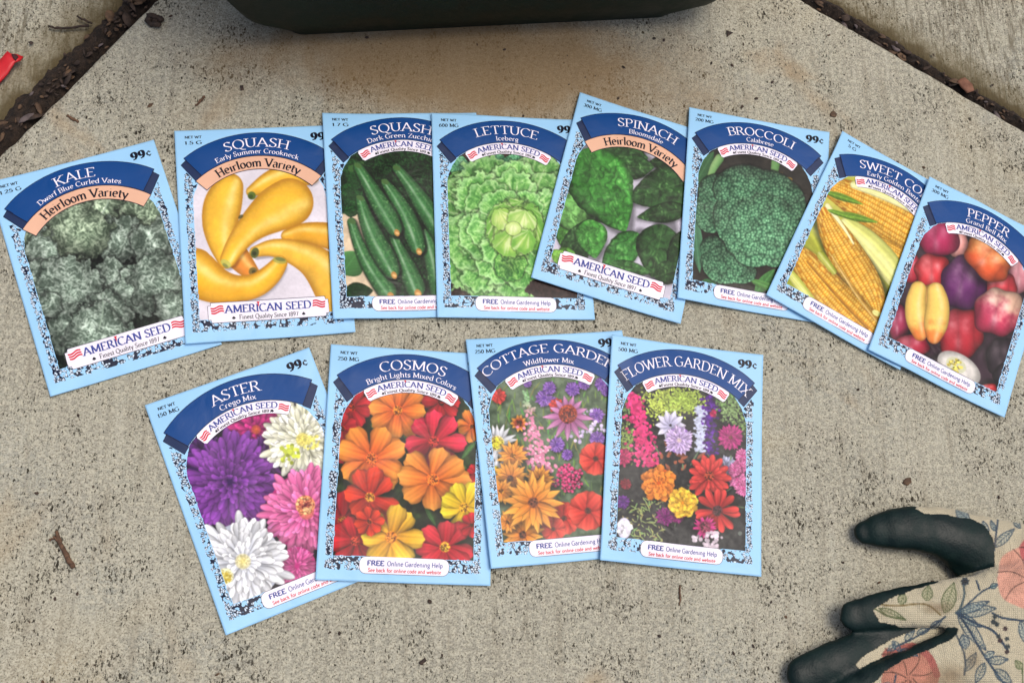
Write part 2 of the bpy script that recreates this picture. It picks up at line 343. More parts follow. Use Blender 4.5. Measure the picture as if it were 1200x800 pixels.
def p_sq2(s):
    w=s.all(); c,_=s.ruffle(w,16,c3(8,22,10),c3(22,58,26),c3(60,112,58),5); s.C[:]=c
    s.put(w,np.ones(s.X.shape+(3,))*c3(228,204,170)*(.85+.25*s.nz(w,20,3))[...,None],((s.Y-400)/6)*(s.Y<705)*(s.X<150+(s.Y-400)*.42))
    s.leaf(95,620,150,540,55,c3(70,124,64),.2); s.leaf(100,690,205,680,34,c3(22,50,22),.2,.4,6)
    for k in range(9): s.leaf(90+s.r.rand()*30,220+k*22,150+s.r.rand()*30,230+k*20,22,c3(26,66,28),.3,.7,6)
    s.tube([(128,240,12),(150,235,14),(165,222,10)],lambda X,Y,N,S,B,L,w: np.ones(X.shape+(3,))*c3(60,104,48))
    for p in [[(400,480,26),(425,560,34),(440,650,34),(450,700,34)],[(278,480,14),(300,530,22),(335,610,34),(358,665,36)],[(292,235,16),(330,280,22),(375,345,32),(425,420,38),(460,480,38)],
              [(128,432,15),(148,500,20),(185,580,28),(225,640,33),(255,680,35)],[(250,288,14),(285,335,24),(325,405,33),(350,465,36),(366,518,28)],[(160,350,17),(180,420,27),(215,500,37),(250,560,40),(272,604,30)],
              [(152,232,17),(185,285,24),(225,355,33),(260,410,36),(283,452,28)]]:
        s.tube([(a+5,b+7,r+4) for a,b,r in p],lambda X,Y,N,S,B,L,w: s.C[w]*.35,8); s.zuke(p)
    for x,y in ((152,228),(292,235),(250,285),(160,345),(130,430)): s.blot(x,y,15,c3(74,112,56),1,9,.4)
def p_let(s):
    w=s.all(); n=s.nz(w,9,3); s.C[:]=c3(66,50,44)*(.4+1.2*n)[...,None]
    def frill(x,y,r,dk,md,lt,k,sc=26,sq=1.0,rad=True):
        w=s.fwin(x,y,r*1.3)
        if w is None: return
        dx=s.X[w]-x; dy=(s.Y[w]-y)/sq; th=np.arctan2(dy,dx); d=np.hypot(dx,dy)/r+.16*(fbm(th*4+30,dx*0,1,k,3)-.5)+.22*(fbm(s.X[w],s.Y[w],15,k+3,3)-.5)
        c,rd=s.ruffle(w,sc,dk,md,lt,k); 
        if rad:
            v=fbm(th*9+40,d*1.5,1,k+8,3); c=mix(c,lt,.6*sst(.55,.75,v)*(1-d)); c=mix(c,dk,.55*sst(.5,.3,v)*(1-d*.6))
        c=c*(.72+.38*d+.05)[...,None]; s.put(w,s.C[w]*.3,(1.1-d)*7); s.put(w,np.clip(c,0,1),(1-d)*r/2)
    g=lambda a: (c3(62,128,54)*a,c3(140,202,104)*a,c3(206,238,168)*np.minimum(a,1))
    t=(c3(40,100,64),c3(104,176,124),c3(176,222,180))
    for q in ((120,235,38),(260,225,38),(320,235,50),(395,235,60),(440,270,40)): frill(*q,*t,int(q[0]),20)
    frill(110,290,40,*g(.75),7,18)
    def rad(ang,dist,rl,rw,a_,k):
        cx=312+np.cos(ang)*dist; cy=462+np.sin(ang)*dist*1.08; w=s.fwin(cx,cy,max(rl,rw)*1.25)
        if w is None: return
        X=s.X[w]-cx; Y=s.Y[w]-cy; U=(X*np.cos(ang)+Y*np.sin(ang))/rl; V=(-X*np.sin(ang)+Y*np.cos(ang))/rw
        nb=fbm(s.X[w],s.Y[w],22,k,4); d=np.hypot(U,V)+.55*(nb-.5)*sst(-.6,.6,U)
        th=np.arctan2(V,U+1.25); vn=fbm(th*16+30,d*.6+5,1,k+3,3); fine,rd=s.ruffle(w,28,*g(a_),k+6)
        c=mix(c3(120,184,92)*a_,fine,.75); c=mix(c,c3(214,238,180)*a_,sst(.58,.74,vn)*.6*(1-sst(.2,1,U))); c=mix(c,c3(58,116,50)*a_,sst(.45,.28,vn)*.45)
        c=mix(c,c3(206,240,178)*a_,sst(.72,.95,d)*.5*sst(-.2,.4,U)); c=c*(.74+.34*sst(-1,.7,U)+.12*(nb-.5))[...,None]
        s.put(w,s.C[w]*.45,(1.1-d)*6); s.put(w,np.clip(c,0,1),(1-d)*20)
    for ring,(n_,ds,rl,rw,a0) in enumerate([(8,200,98,104,.3),(8,155,98,96,.0),(7,115,86,84,.35),(6,86,70,70,.1)]):
        for q in s.r.permutation(n_):
            ang=a0+q*2*np.pi/n_+s.r.randn()*.1
            if ring<2 and .15<ang%(2*np.pi)<.95 : continue
            rad(ang,ds*(1+.06*s.r.randn()),rl*(.9+.25*s.r.rand()),rw*(.85+.3*s.r.rand()),.86+.05*ring+.1*s.r.rand(),int(ring*20+q+7))
    frill(430,655,0.1,*g(1),2)
    w=s.fwin(440,665,75); d=np.hypot((s.X[w]-460)/110,(s.Y[w]-670)/42)+.3*(s.nz(w,14,3)-.5); s.put(w,c3(52,36,34)*(.5+1.1*s.nz(w,7,3))[...,None],(1-d)*20)
    frill(300,585,60,c3(50,110,44),c3(126,192,84),c3(200,232,150),55,24)
    # heart: wrapped leaves over a pale ball
    def wrap(cx,cy,rx,ry,dk,md,k,rot=0,ed=.2):
        w=s.fwin(cx,cy,max(rx,ry)*1.2)
        X=s.X[w]-cx;Y=s.Y[w]-cy; U=(X*np.cos(rot)+Y*np.sin(rot))/rx; V=(-X*np.sin(rot)+Y*np.cos(rot))/ry
        d=np.hypot(U,V)+ed*2*(fbm(s.X[w],s.Y[w],13,k,3)-.5); th=np.arctan2(V+.9,U)
        vn=fbm(th*7+30,d*.8,1,k+3,3); c=mix(md,dk,sst(.1,.95,d)*.9); c=mix(c,c3(232,242,184),sst(.52,.72,vn)*.65); c=mix(c,dk,sst(.46,.3,vn)*.5)
        c=mix(c,c3(206,234,150),sst(.8,.97,d)*.45*vn*1.4)
        s.put(w,s.C[w]*.55,(1.1-d)*7); s.put(w,np.clip(c,0,1),(1-d)*14)
    Y1=(c3(104,172,62),c3(176,216,104)); Y2=(c3(126,184,70),c3(208,230,132))
    wrap(322,455,98,108,*Y1,61,.2); wrap(262,440,46,84,*Y1,62,.25); wrap(385,450,42,92,c3(96,164,58),c3(158,206,90),63,-.25)
    wrap(318,462,76,86,*Y2,64,.1,.06); wrap(272,420,44,40,c3(150,200,84),c3(218,234,142),65,-.4); wrap(345,425,54,44,c3(140,196,80),c3(222,238,156),66,.3)
    wrap(300,510,66,50,c3(120,182,70),c3(192,224,112),67,.1); wrap(350,500,44,48,c3(112,178,66),c3(180,218,104),68,.5); wrap(312,455,30,26,c3(186,218,110),c3(238,244,190),69,0,.05)
def p_spi(s):
    w=s.all(); s.C[:]=c3(214,208,222)*(.86+.2*s.nz(w,90,2))[...,None]
    g=c3(52,100,46)
    def L(x0,y0,x1,y1,h,c=g,cs=19,ck=.55):
        s.tube([(x0+8,y0+9,h*.5),((x0+x1)/2+8,(y0+y1)/2+9,h*.95),(x1+5,y1+5,h*.2)],lambda X,Y,N,S,B,L_,w: s.C[w]*.6,14)
        s.leaf(x0,y0,x1,y1,h,c*np.array([1.05,.98,1.05]),.22,ck,cs*1.15,lt=c3(140,184,112),pw=.75)
    L(560,250,430,255,34,g*.6); L(270,215,460,195,34,g*.75); L(310,235,430,240,40,g*.85); L(330,270,450,270,44,g*.8)
    L(620,300,362,378,80,g*.85,22); L(560,410,392,438,34,g*.8,20)
    L(190,395,150,560,70,c3(78,146,56),18); L(130,370,215,500,60,c3(96,160,76),20)
    L(210,215,352,488,108,c3(56,128,46),22)
    L(150,600,250,440,52,g*.8,16); L(225,450,250,580,56,c3(62,136,50),18); L(180,560,120,600,40,c3(84,150,50),16)
    L(396,492,270,630,52,c3(52,122,46),20); L(480,462,440,640,76,g*.92,24); L(560,480,500,640,40,g*.7,18); L(300,600,440,625,26,g,14); L(450,640,560,600,40,g*.7,16); L(110,590,150,560,30,c3(110,170,60),14)
def p_bro(s):
    w=s.all(); n=s.nz(w,30,3); s.C[:]=c3(44,40,34)*(.5+.9*n)[...,None]
    s.leaf(60,330,140,190,30,c3(58,98,60),.3); s.leaf(70,420,90,620,22,c3(70,118,84),.3); s.leaf(90,665,150,655,20,c3(44,92,48),.3); s.leaf(290,690,360,600,22,c3(66,118,58),.4); s.leaf(270,640,400,690,14,c3(80,130,64),.4)
    s.plain([(160,215,16),(140,245,14),(128,275,10)],c3(96,146,82),c3(150,186,120)); s.plain([(362,225,16),(355,275,12)],c3(90,140,76),c3(120,164,98))
    s.blot(405,283,17,c3(196,160,56),.8,8,.1); s.blot(380,262,9,c3(150,120,60),.6,5,.1)
    def head(els,sc=9.5,sd=1):
        xs=[e[0] for e in els]; w=s.win(min(e[0]-e[2] for e in els)-8,min(e[1]-e[3] for e in els)-8,max(e[0]+e[2] for e in els)+8,max(e[1]+e[3] for e in els)+8)
        X=s.X[w];Y=s.Y[w]; d=np.full(X.shape,9.); hgt=np.zeros(X.shape)
        for x,y,a,b in els:
            e=np.hypot((X-x)/a,(Y-y)/b); d=np.minimum(d,e); hgt=np.maximum(hgt,np.sqrt(np.clip(1-e*e,0,1))*min(a,b))
        d=d+.07*(fbm(X,Y,16,sd,3)-.5)
        d1,d2,v,ox,oy=cells(X,Y,sc,sd); e1,e2,v2,_,_=cells(X+3*v,Y,34,sd+1)
        b=np.clip(1.05-d1*1.35,0,1)*(.6+.5*v)-.35*(ox+oy); lump=.78+.4*np.clip(1-e1,0,1)
        c=mix(c3(38,76,54),c3(122,178,130),b*1.05)*lump[...,None]; c=mix(c,c3(190,224,190),sst(.78,1.15,b)*.6)
        gy=np.gradient(hgt,axis=0); c=c*np.clip(.75+.3*hgt/100-gy*.09,.35,1.15)[...,None]
        s.put(w,s.C[w]*.4,(1.06-d)*14); s.put(w,np.clip(c,0,1),(1-d)*40)
    head([(180,580,85,78),(235,615,60,40),(140,530,48,45)],8.5,21)
    head([(130,400,58,78),(150,330,66,62)],9,31)
    head([(250,320,110,88),(330,330,105,80),(400,380,70,95),(310,450,150,140),(360,500,85,95),(230,420,90,110),(290,540,80,55)],9.5,11)
def p_corn(s):
    w=s.all(); s.C[:]=mix(c3(150,160,40),c3(214,206,96),s.nz(w,50,3)*1.2-.1)
    g=lambda p,a,b: s.plain(p,a,b,c3(240,242,180),0,.3,.05)
    g([(180,340,40),(230,400,50),(240,480,36)],c3(150,166,40),c3(200,200,70))
    s.cob([(230,205,34),(330,250,62),(430,305,74),(540,370,70)],kh=8,rows=7)
    g([(300,195,12),(400,225,14),(520,280,16)],c3(214,214,120),c3(236,232,168))
    s.cob([(360,370,20),(410,400,34),(470,440,40)],kh=8)
    g([(280,320,24),(340,370,40),(400,430,42),(450,500,36)],c3(206,208,104),c3(240,236,150))
    s.tube([(200,310,36),(265,410,64),(335,520,72),(385,600,52)],lambda X,Y,N,S,B,L,w: s.C[w]*.5,14)
    s.cob([(206,292,26),(225,330,42),(268,405,58),(325,495,62),(365,565,42),(378,625,12)],kh=8.4,rows=6)
    s.plain([(215,262,8),(270,330,5),(300,380,3)],c3(236,226,160),c3(246,238,186))
    s.tube([(120,420,36),(200,510,64),(300,620,70),(360,690,60)],lambda X,Y,N,S,B,L,w: s.C[w]*.6,14)
    s.cob([(125,418,28),(150,455,50),(215,535,62),(300,620,66),(380,700,60)],kh=8.6,rows=6)
    g([(90,470,12),(120,510,16),(165,565,12)],c3(196,200,80),c3(226,224,130)); g([(195,420,14),(235,470,10)],c3(150,160,44),c3(190,190,80))
    for a in [(205,218,332,256,11),(245,284,380,312,12),(215,275,300,300,8)]: s.leaf(*a,c3(96,132,36),.5)
    s.plain([(150,440,3),(255,560,4),(345,650,3)],c3(200,140,40),c3(150,96,30)); s.plain([(230,420,3),(300,530,5),(375,628,4)],c3(180,130,40),c3(236,206,130))
    s.blot(372,600,14,c3(240,240,150),.9,9,.5)
def p_pep(s):
    def yp(X,Y,N,S,B,L,w):
        n=s.nz(w,24,3); nz=np.sqrt(np.clip(1-B**2,0,1)); c=mix(c3(252,206,100),c3(232,118,50),sst(.62,1.0,S/L+(n-.5)*.5)*.8)*(.55+.5*nz)[...,None]
        return mix(c,c3(255,240,190),.6*np.exp(-((N+.3)/.25)**2)*nz*n*1.3)
    w=s.all(); s.C[:]=c3(60,42,52)*(.6+.7*s.nz(w,40,2))[...,None]
    s.pepper(110,490,34,62,c3(150,34,70),2); s.pepper(155,560,60,34,c3(170,36,60),2); s.pepper(400,690,34,14,c3(190,34,40),2)
    s.pepper(440,590,50,60,c3(48,38,46),3,hl=.35); s.pepper(470,660,60,50,c3(40,34,42),3,hl=.3); s.pepper(255,630,60,40,c3(56,40,50),2,hl=.3)
    s.pepper(500,330,40,70,c3(196,120,130),2); s.pepper(300,240,36,46,c3(222,150,140),2); s.pepper(155,320,34,44,c3(190,40,60),2)
    s.pepper(240,225,66,62,c3(164,32,78),2,hl=.5); s.pepper(225,330,62,58,c3(206,44,52),3); s.pepper(430,375,60,50,c3(205,50,60),3)
    s.pepper(322,362,80,86,c3(94,32,92),3,.2,hl=.6); s.pepper(398,288,88,56,c3(226,92,44),3,.7,alt=c3(240,150,70),altp=(-.3,-1))
    s.pepper(312,520,74,82,c3(178,36,50),3,hl=.6)
    s.pepper(432,452,78,80,c3(190,50,84),3,.2,alt=c3(240,190,160),altp=(.4,-1.2),hl=.8)
    s.pepper(203,440,62,70,c3(226,160,66),2,0); s.tube([(176,385,26),(165,430,34),(168,480,36),(180,522,24)],lambda X,Y,N,S,B,L,w:yp(X,Y,N,S,B,L,w)); s.tube([(232,390,28),(240,430,38),(232,490,42),(225,530,24)],lambda X,Y,N,S,B,L,w:yp(X,Y,N,S,B,L,w))
    w=s.fwin(305,625,80); X=s.X[w];Y=s.Y[w]; an=.55; a=((X-305)*np.cos(an)+(Y-628)*np.sin(an)); b=(-(X-305)*np.sin(an)+(Y-628)*np.cos(an))
    d=np.hypot(a/78,b/44); s.put(w,c3(238,232,222)*(1-.25*sst(.6,1,d)-.15*(s.nz(w,14,2)))[...,None],(1-d)*25)
    s.blot(296,618,34,c3(206,206,170),.9,22,.5); s.dots(292,620,24,34,4,c3(214,196,90)); s.dots(292,620,24,14,2.5,c3(120,110,50))
def p_ast(s):
    w=s.all(); s.C[:]=c3(44,30,58)*(.5+.9*s.nz(w,30,2))[...,None]
    s.pom(320,235,75,c3(120,20,90),c3(222,56,140),.13,22,5,core=c3(230,110,60))
    s.pom(190,310,70,c3(50,20,80),c3(110,50,140),.12,20,4); s.pom(340,310,60,c3(56,22,84),c3(126,58,150),.12,20,4)
    s.pom(250,375,132,c3(52,18,84),c3(146,70,170),.09,40,10)
    s.pom(445,262,108,c3(206,206,150),c3(250,248,226),.09,34,9,core=c3(226,206,90)); s.dots(410,300,26,30,5,c3(202,214,70)); s.dots(465,265,24,30,4,c3(232,222,110))
    s.pom(455,455,122,c3(190,40,120),c3(250,132,186),.085,38,8,core=c3(226,150,90)); s.disc(452,437,26,c3(120,36,50),c3(222,140,90),.5); s.dots(452,437,24,26,3,c3(240,190,130))
    s.pom(430,600,60,c3(200,50,130),c3(240,120,180),.1,26,4)
    s.pom(285,588,122,c3(184,190,206),c3(252,252,252),.095,34,8,core=c3(238,220,130)); s.disc(238,628,22,c3(232,208,90),c3(240,236,190),.4); s.dots(238,628,18,22,3,c3(196,170,60))
def p_cos(s):
    w=s.all(); s.C[:]=mix(c3(18,26,16),c3(62,92,40),(s.nz(w,26,3)-.3)*1.5)
    for k in range(26): x=s.r.rand()*420+80; y=s.r.rand()*500+190; s.leaf(x,y,x+s.r.randn()*40,y+s.r.randn()*40,8,c3(62,104,48),.4)
    O=(c3(236,88,26),c3(253,160,58)); Rd=(c3(150,14,28),c3(226,38,52)); RO=(c3(170,24,20),c3(240,70,36)); Ye=(c3(246,160,26),c3(255,208,60)); Yy=(c3(250,190,20),c3(255,232,52)); Pk=(c3(176,22,40),c3(238,48,84))
    def f(x,y,r,c,cc,n=8,sq=1): s.daisy(x,y,r*1.04,n,r*.33,c[0],c[1],cc,.15,'b',.42,.03,.1,sq=sq)
    f(420,215,62,Rd,c3(120,20,20)); f(140,235,64,Rd,c3(150,40,20)); f(110,300,50,Rd,c3(150,40,20)); f(515,290,50,O,c3(200,90,20)); f(100,370,40,Rd,c3(150,40,20)); f(528,440,34,Rd,c3(150,40,20))
    f(283,242,88,O,c3(220,110,30)); f(396,338,92,Pk,c3(190,50,40)); f(112,590,92,Rd,c3(190,110,40)); f(150,650,80,Rd,c3(190,60,40)); f(200,392,108,O,c3(206,90,30))
    f(392,458,108,(c3(240,104,26),c3(253,168,70)),c3(214,100,30)); f(196,514,88,RO,c3(230,130,40)); f(490,545,80,Yy,c3(226,140,30)); f(430,668,92,(c3(190,22,40),c3(236,56,72)),c3(226,150,40)); f(262,638,98,Ye,c3(206,110,30))
    f(195,590,46,RO,c3(180,60,20)); f(515,600,40,Rd,c3(150,40,20))
def p_cot(s):
    w=s.all(); s.C[:]=mix(c3(58,78,56),c3(128,146,116),s.nz(w,22,4)*1.5-.25)
    for k in range(240):
        x=s.r.rand()*420+70; y=s.r.rand()*420+180; a=-1.57+s.r.randn()*.4; L=20+s.r.rand()*30
        s.leaf(x,y,x+np.cos(a)*L,y+np.sin(a)*L,2.6,c3(70+s.r.rand()*60,104+s.r.rand()*50,66),.1)
    P=(c3(96,50,150),c3(178,130,214))
    for x,y,r in [(270,238,30),(287,205,24),(362,208,26),(400,190,22),(312,388,28),(440,292,26),(442,368,28),(455,190,24),(300,250,18),(345,420,20),(470,215,18),(215,190,16)]: s.pom(x,y,r,*P,.12,16,3)
    s.pom(122,235,26,c3(190,40,40),c3(232,84,74),.25,9,3); s.pom(310,262,26,c3(170,40,40),c3(226,70,60),.3,8,2); s.daisy(187,320,30,10,8,c3(196,50,30),c3(246,196,70),c3(120,50,30),.35)
    s.dots(390,325,60,26,5,c3(206,186,226)); s.dots(440,330,30,14,5,c3(216,200,232))
    # coneflower
    for q in range(13):
        A=.15+q*2*np.pi/13; b=.9+.15*s.r.rand(); L=82*(1.05-.25*(np.sin(A)<-.2)); s.petal(348,292,A,12,L,11,c3(170,84,140)*b,c3(226,160,206)*b,.4)
    s.disc(347,288,30,c3(92,34,40),c3(150,60,44),.5); s.dots(347,284,26,40,2.4,c3(196,84,50)); s.dots(347,296,24,24,2,c3(60,26,30))
    # lupin spire
    for k in range(150):
        t=s.r.rand()**.8; x=208+t*52+s.r.randn()*(3+t*24); y=215+t*260; c=mix(c3(150,196,140),c3(236,142,176),(t-.12)*5)*(.85+.25*s.r.rand()); s.blot(x,y,4+4*t,np.clip(c,0,1),1,3.5+2*t,s.r.rand()*3)
        if t>.3 and k%3==0: s.blot(x+3,y,3,c3(252,214,224))
    def pop(x,y,r):
        for q in range(5): A=q*1.256+.4; s.petal(x,y,A,0,r*1.05,r*.62,c3(196,36,34),c3(240,92,74),.35,'b')
        s.disc(x,y,r*.18,c3(60,40,40),c3(120,50,40))
    pop(437,432,52); pop(335,625,52); pop(412,600,62); pop(300,660,40)
    for k in range(26): a=s.r.rand()*6.3; d=np.sqrt(s.r.rand()); x=355+np.cos(a)*54*d; y=497+np.sin(a)*38*d; s.daisy(x,y,15,5,6,c3(206,30,96),c3(246,96,150),c3(240,180,200),.2,'r')
    s.daisy(117,385,64,18,9,c3(206,208,216),c3(252,252,252),c3(240,190,40),.3,ph=.2); s.daisy(112,470,40,14,7,c3(206,208,216),c3(250,250,250),c3(240,190,40),.25)
    O=(c3(232,124,30),c3(253,180,74)); dk=c3(96,52,34)
    for x,y,r,n in [(168,425,52,12),(160,498,62,14),(255,500,50,12),(130,540,48,12),(200,680,72,14),(150,640,40,12),(235,575,100,14)]:
        s.daisy(x,y,r,n,r*.17,O[0],O[1],dk if r>60 else c3(206,120,30),.15,jit=.06,rings=2)
def p_flo(s):
    w=s.all(); s.C[:]=mix(c3(34,34,38),c3(84,84,80),s.nz(w,14,4)*1.5-.45)
    for k in range(150):
        x=95+s.r.rand()*130; y=540+s.r.rand()*150; a=s.r.rand()*6.3; L=8+s.r.rand()*22; s.leaf(x,y,x+np.cos(a)*L,y+np.sin(a)*L,1.9,c3(120+s.r.rand()*60,140+s.r.rand()*50,96),.1)
    for cx,cy,rx,ry,n,c in [(240,225,80,45,520,c3(196,214,92)),(300,215,60,35,320,c3(180,206,90)),(110,345,26,55,130,c3(150,176,90)),(450,245,48,52,220,c3(138,168,108)),(430,200,40,25,90,c3(120,160,90)),(480,300,26,30,60,c3(130,160,96)),(100,250,20,40,60,c3(120,150,90))]:
        for k in range(n):
            x=cx+s.r.randn()*rx*.55; y=cy+s.r.randn()*ry*.55; s.blot(x,y,4.5,np.clip(c*(.6+.6*s.r.rand()),0,1),1,2.6,s.r.rand()*3)
    for k in range(420):
        t=s.r.rand(); x=128+t*50+s.r.randn()*(8+t*20); y=195+t*235; b=.75+.4*s.r.rand(); s.blot(x,y,5.5,np.clip(c3(232,58,124)*b+.05*(k%4==0),0,1),1,4.5,s.r.rand()*3)
    s.pom(98,400,30,c3(150,20,80),c3(226,60,120),.16,14,3); s.pom(95,545,24,c3(80,30,110),c3(130,60,160),.16,12,3); s.pom(105,488,20,c3(120,30,50),c3(160,40,60),.2,10,2)
    for k in range(190):
        t=s.r.rand(); s.blot(378+s.r.randn()*13,200+t*190,5,np.clip(c3(86,34,132)*(.7+.7*s.r.rand()),0,1),1,4)
        s.blot(350+s.r.randn()*9-t*3,235+t*145,5,np.clip(c3(206,212,236)*(.85+.2*s.r.rand()),0,1),1,4)
    s.dots(395,260,10,8,5,c3(190,30,90)); 
    for q in range(10): s.petal(252,297,q*.63,4,52,13,c3(190,184,220),c3(244,240,252),.3)
    for k in range(16): x=255+s.r.randn()*26; y=400+s.r.randn()*22; s.leaf(x,y,x+s.r.randn()*16,y+s.r.randn()*16,6,c3(150,84,60),.2)
    s.pom(280,345,50,c3(158,116,196),c3(228,206,242),.11,26,6,core=c3(214,200,170))
    s.pom(447,335,44,c3(130,16,90),c3(216,64,146),.1,26,5,core=c3(120,60,60)); s.pom(435,430,38,c3(150,150,190),c3(206,208,232),.12,18,3)
    for x,y,r in [(485,395,26),(478,428,28),(468,470,32),(488,500,28),(460,440,24)]: s.pom(x,y,r,c3(206,70,140),c3(250,150,196),.14,16,4)
    for k in range(20): x=215+s.r.rand()*260; y=380+s.r.rand()*240; s.leaf(x,y,x+s.r.randn()*30,y+s.r.randn()*30,3,c3(90,110,80),.3)
    s.pom(232,592,32,c3(96,16,90),c3(166,44,140),.16,14,4); s.pom(272,590,26,c3(96,16,80),c3(156,34,120),.16,14,3)
    s.pom(212,484,58,c3(226,92,20),c3(253,150,54),.2,15,7,kind='b'); s.pom(290,547,52,c3(240,150,26),c3(254,204,66),.2,15,7,kind='b')
    R_=(c3(158,28,34),c3(236,76,70)); s.daisy(378,460,72,13,13,*R_,c3(150,60,40),.2,'r',rings=3); s.daisy(403,572,72,13,14,*R_,c3(70,40,46),.2,'r',rings=1)
    s.daisy(361,625,40,20,6,c3(170,20,96),c3(236,70,156),c3(120,50,70),.4); s.blot(98,630,22,c3(226,220,238),1,34,.0); s.dots(98,630,24,50,4.5,c3(244,240,250))
    s.dots(385,670,38,34,6,c3(214,196,206)); s.dots(330,660,12,8,5,c3(220,206,214)); s.blot(475,645,7,c3(120,130,120),.8)
PIC=dict(kale=p_kale,sq1=p_sq1,sq2=p_sq2,let=p_let,spi=p_spi,bro=p_bro,corn=p_corn,pep=p_pep,ast=p_ast,cos=p_cos,cot=p_cot,flo=p_flo)
def photo_finish(a,seed):     # the softness, tone and grain of a printed photograph
    C=np.pad(a.C,((1,1),(1,1),(0,0)),mode='edge'); B=(C[:-2,1:-1]+C[2:,1:-1]+C[1:-1,:-2]+C[1:-1,2:]+C[:-2,:-2]+C[2:,2:]+C[:-2,2:]+C[2:,:-2])/8
    C=a.C*.42+B*.58; g=fbm(a.u,a.v,9,seed+300,3)[...,None]; f=fbm(a.u,a.v,1.1,seed+310,2)[...,None]
    L=C.mean(-1,keepdims=True); C=L+(C-L)*.94; C=np.clip(C,0,1)**1.06*(.96+.08*g)*(.97+.06*f); a.C=np.clip(C,0,1)
def ornament(a,seed):     # black vine border on blue paper
    r=np.random.RandomState(seed); u,v=a.u,a.v
    n=fbm(u,v,1.7,seed,2); n2=fbm(u,v,7,seed+4,2); low=np.clip((v-96)/10,0,1)*.07
    ink=sst(.56,.60,n+.22*(n2-.5)+low); pap=np.zeros(u.shape)
    def ell(cx,cy,L,Wd,an,th):
        q=int(L/a.D)+3; i=int((cy-a.V0)/a.D); j=int((cx-a.U0)/a.D)
        w=slice(max(0,i-q),max(0,i+q)),slice(max(0,j-q),max(0,j+q)); U=u[w]-cx; V=v[w]-cy
        if U.size==0: return
        c,s=np.cos(an),np.sin(an); A=U*c+V*s; B=-U*s+V*c; d=np.hypot(A/L,B/Wd); k=d<1
        ink[w]=np.where(k,np.where(d<th,0.,1.),ink[w]); pap[w]=np.where(k&(d<th),1,pap[w])
    for k in range(620):
        e=r.rand()
        if e<.38: cx,cy=r.uniform(3.2,8),r.uniform(25,111)
        elif e<.76: cx,cy=r.uniform(74,78),r.uniform(25,111)
        else: cx,cy=r.uniform(3,78),r.uniform(103.5,111)
        ell(cx,cy,r.uniform(.75,1.5),r.uniform(.42,.66),r.rand()*3.2,.6)
    col=mix(mix(c3(160,208,242),c3(214,232,248),pap),c3(18,26,52),ink)
    return col,ink,pap
def masks(a,seed):
    u,v=a.u,a.v; rr=np.hypot(u-41,v-61)
    inner=7.3+5.2*(np.clip((42-v)/15,0,1.3))**2+.5*(fbm(v*1.0,v*0,2.2,seed,2)-.5); right=74.2-5.2*(np.clip((42-v)/15,0,1.3))**2+.5*(fbm(v,v*0,2.2,seed+1,2)-.5)
    pic=(u>inner)&(u<right)&(v<104.2+.6*(fbm(u,u*0,3,seed+2,2)-.5))&((rr<44.9)|(v>61))
    e=fbm(u,v,2.6,seed+6,2)-.5; wob=1.6*e
    left_lim=3.6+wob+1.2*np.clip((45-v)/18,0,1)*0; out=(u>left_lim)&(u<77.6-wob)&(v<110.4+wob*.6)&((v>20.6+(u-2.5)*1.32)|(u>20))&((v>20.6+(79.5-u)*1.32)|(u<62))
    orn=out&(~pic)&((v>58)|(u<20)|(u>62))&((v>30)|(u<13)|(u>69))&((u<13.0)|(u>69.0)|(v>103))
    return pic,orn
# ------------------------------------------------------------------ a small stroke alphabet (cap height 1, x-height .64)
def _a(cx,cy,rx,ry,a0,a1,n=None):
    n=n or max(5,int(abs(a1-a0)/18)+1); t=np.radians(np.linspace(a0,a1,n)); return [(cx+rx*math.cos(q),cy+ry*math.sin(q)) for q in t]
def _l(*p): return [(p[i],p[i+1]) for i in range(0,len(p),2)]
XH=.64
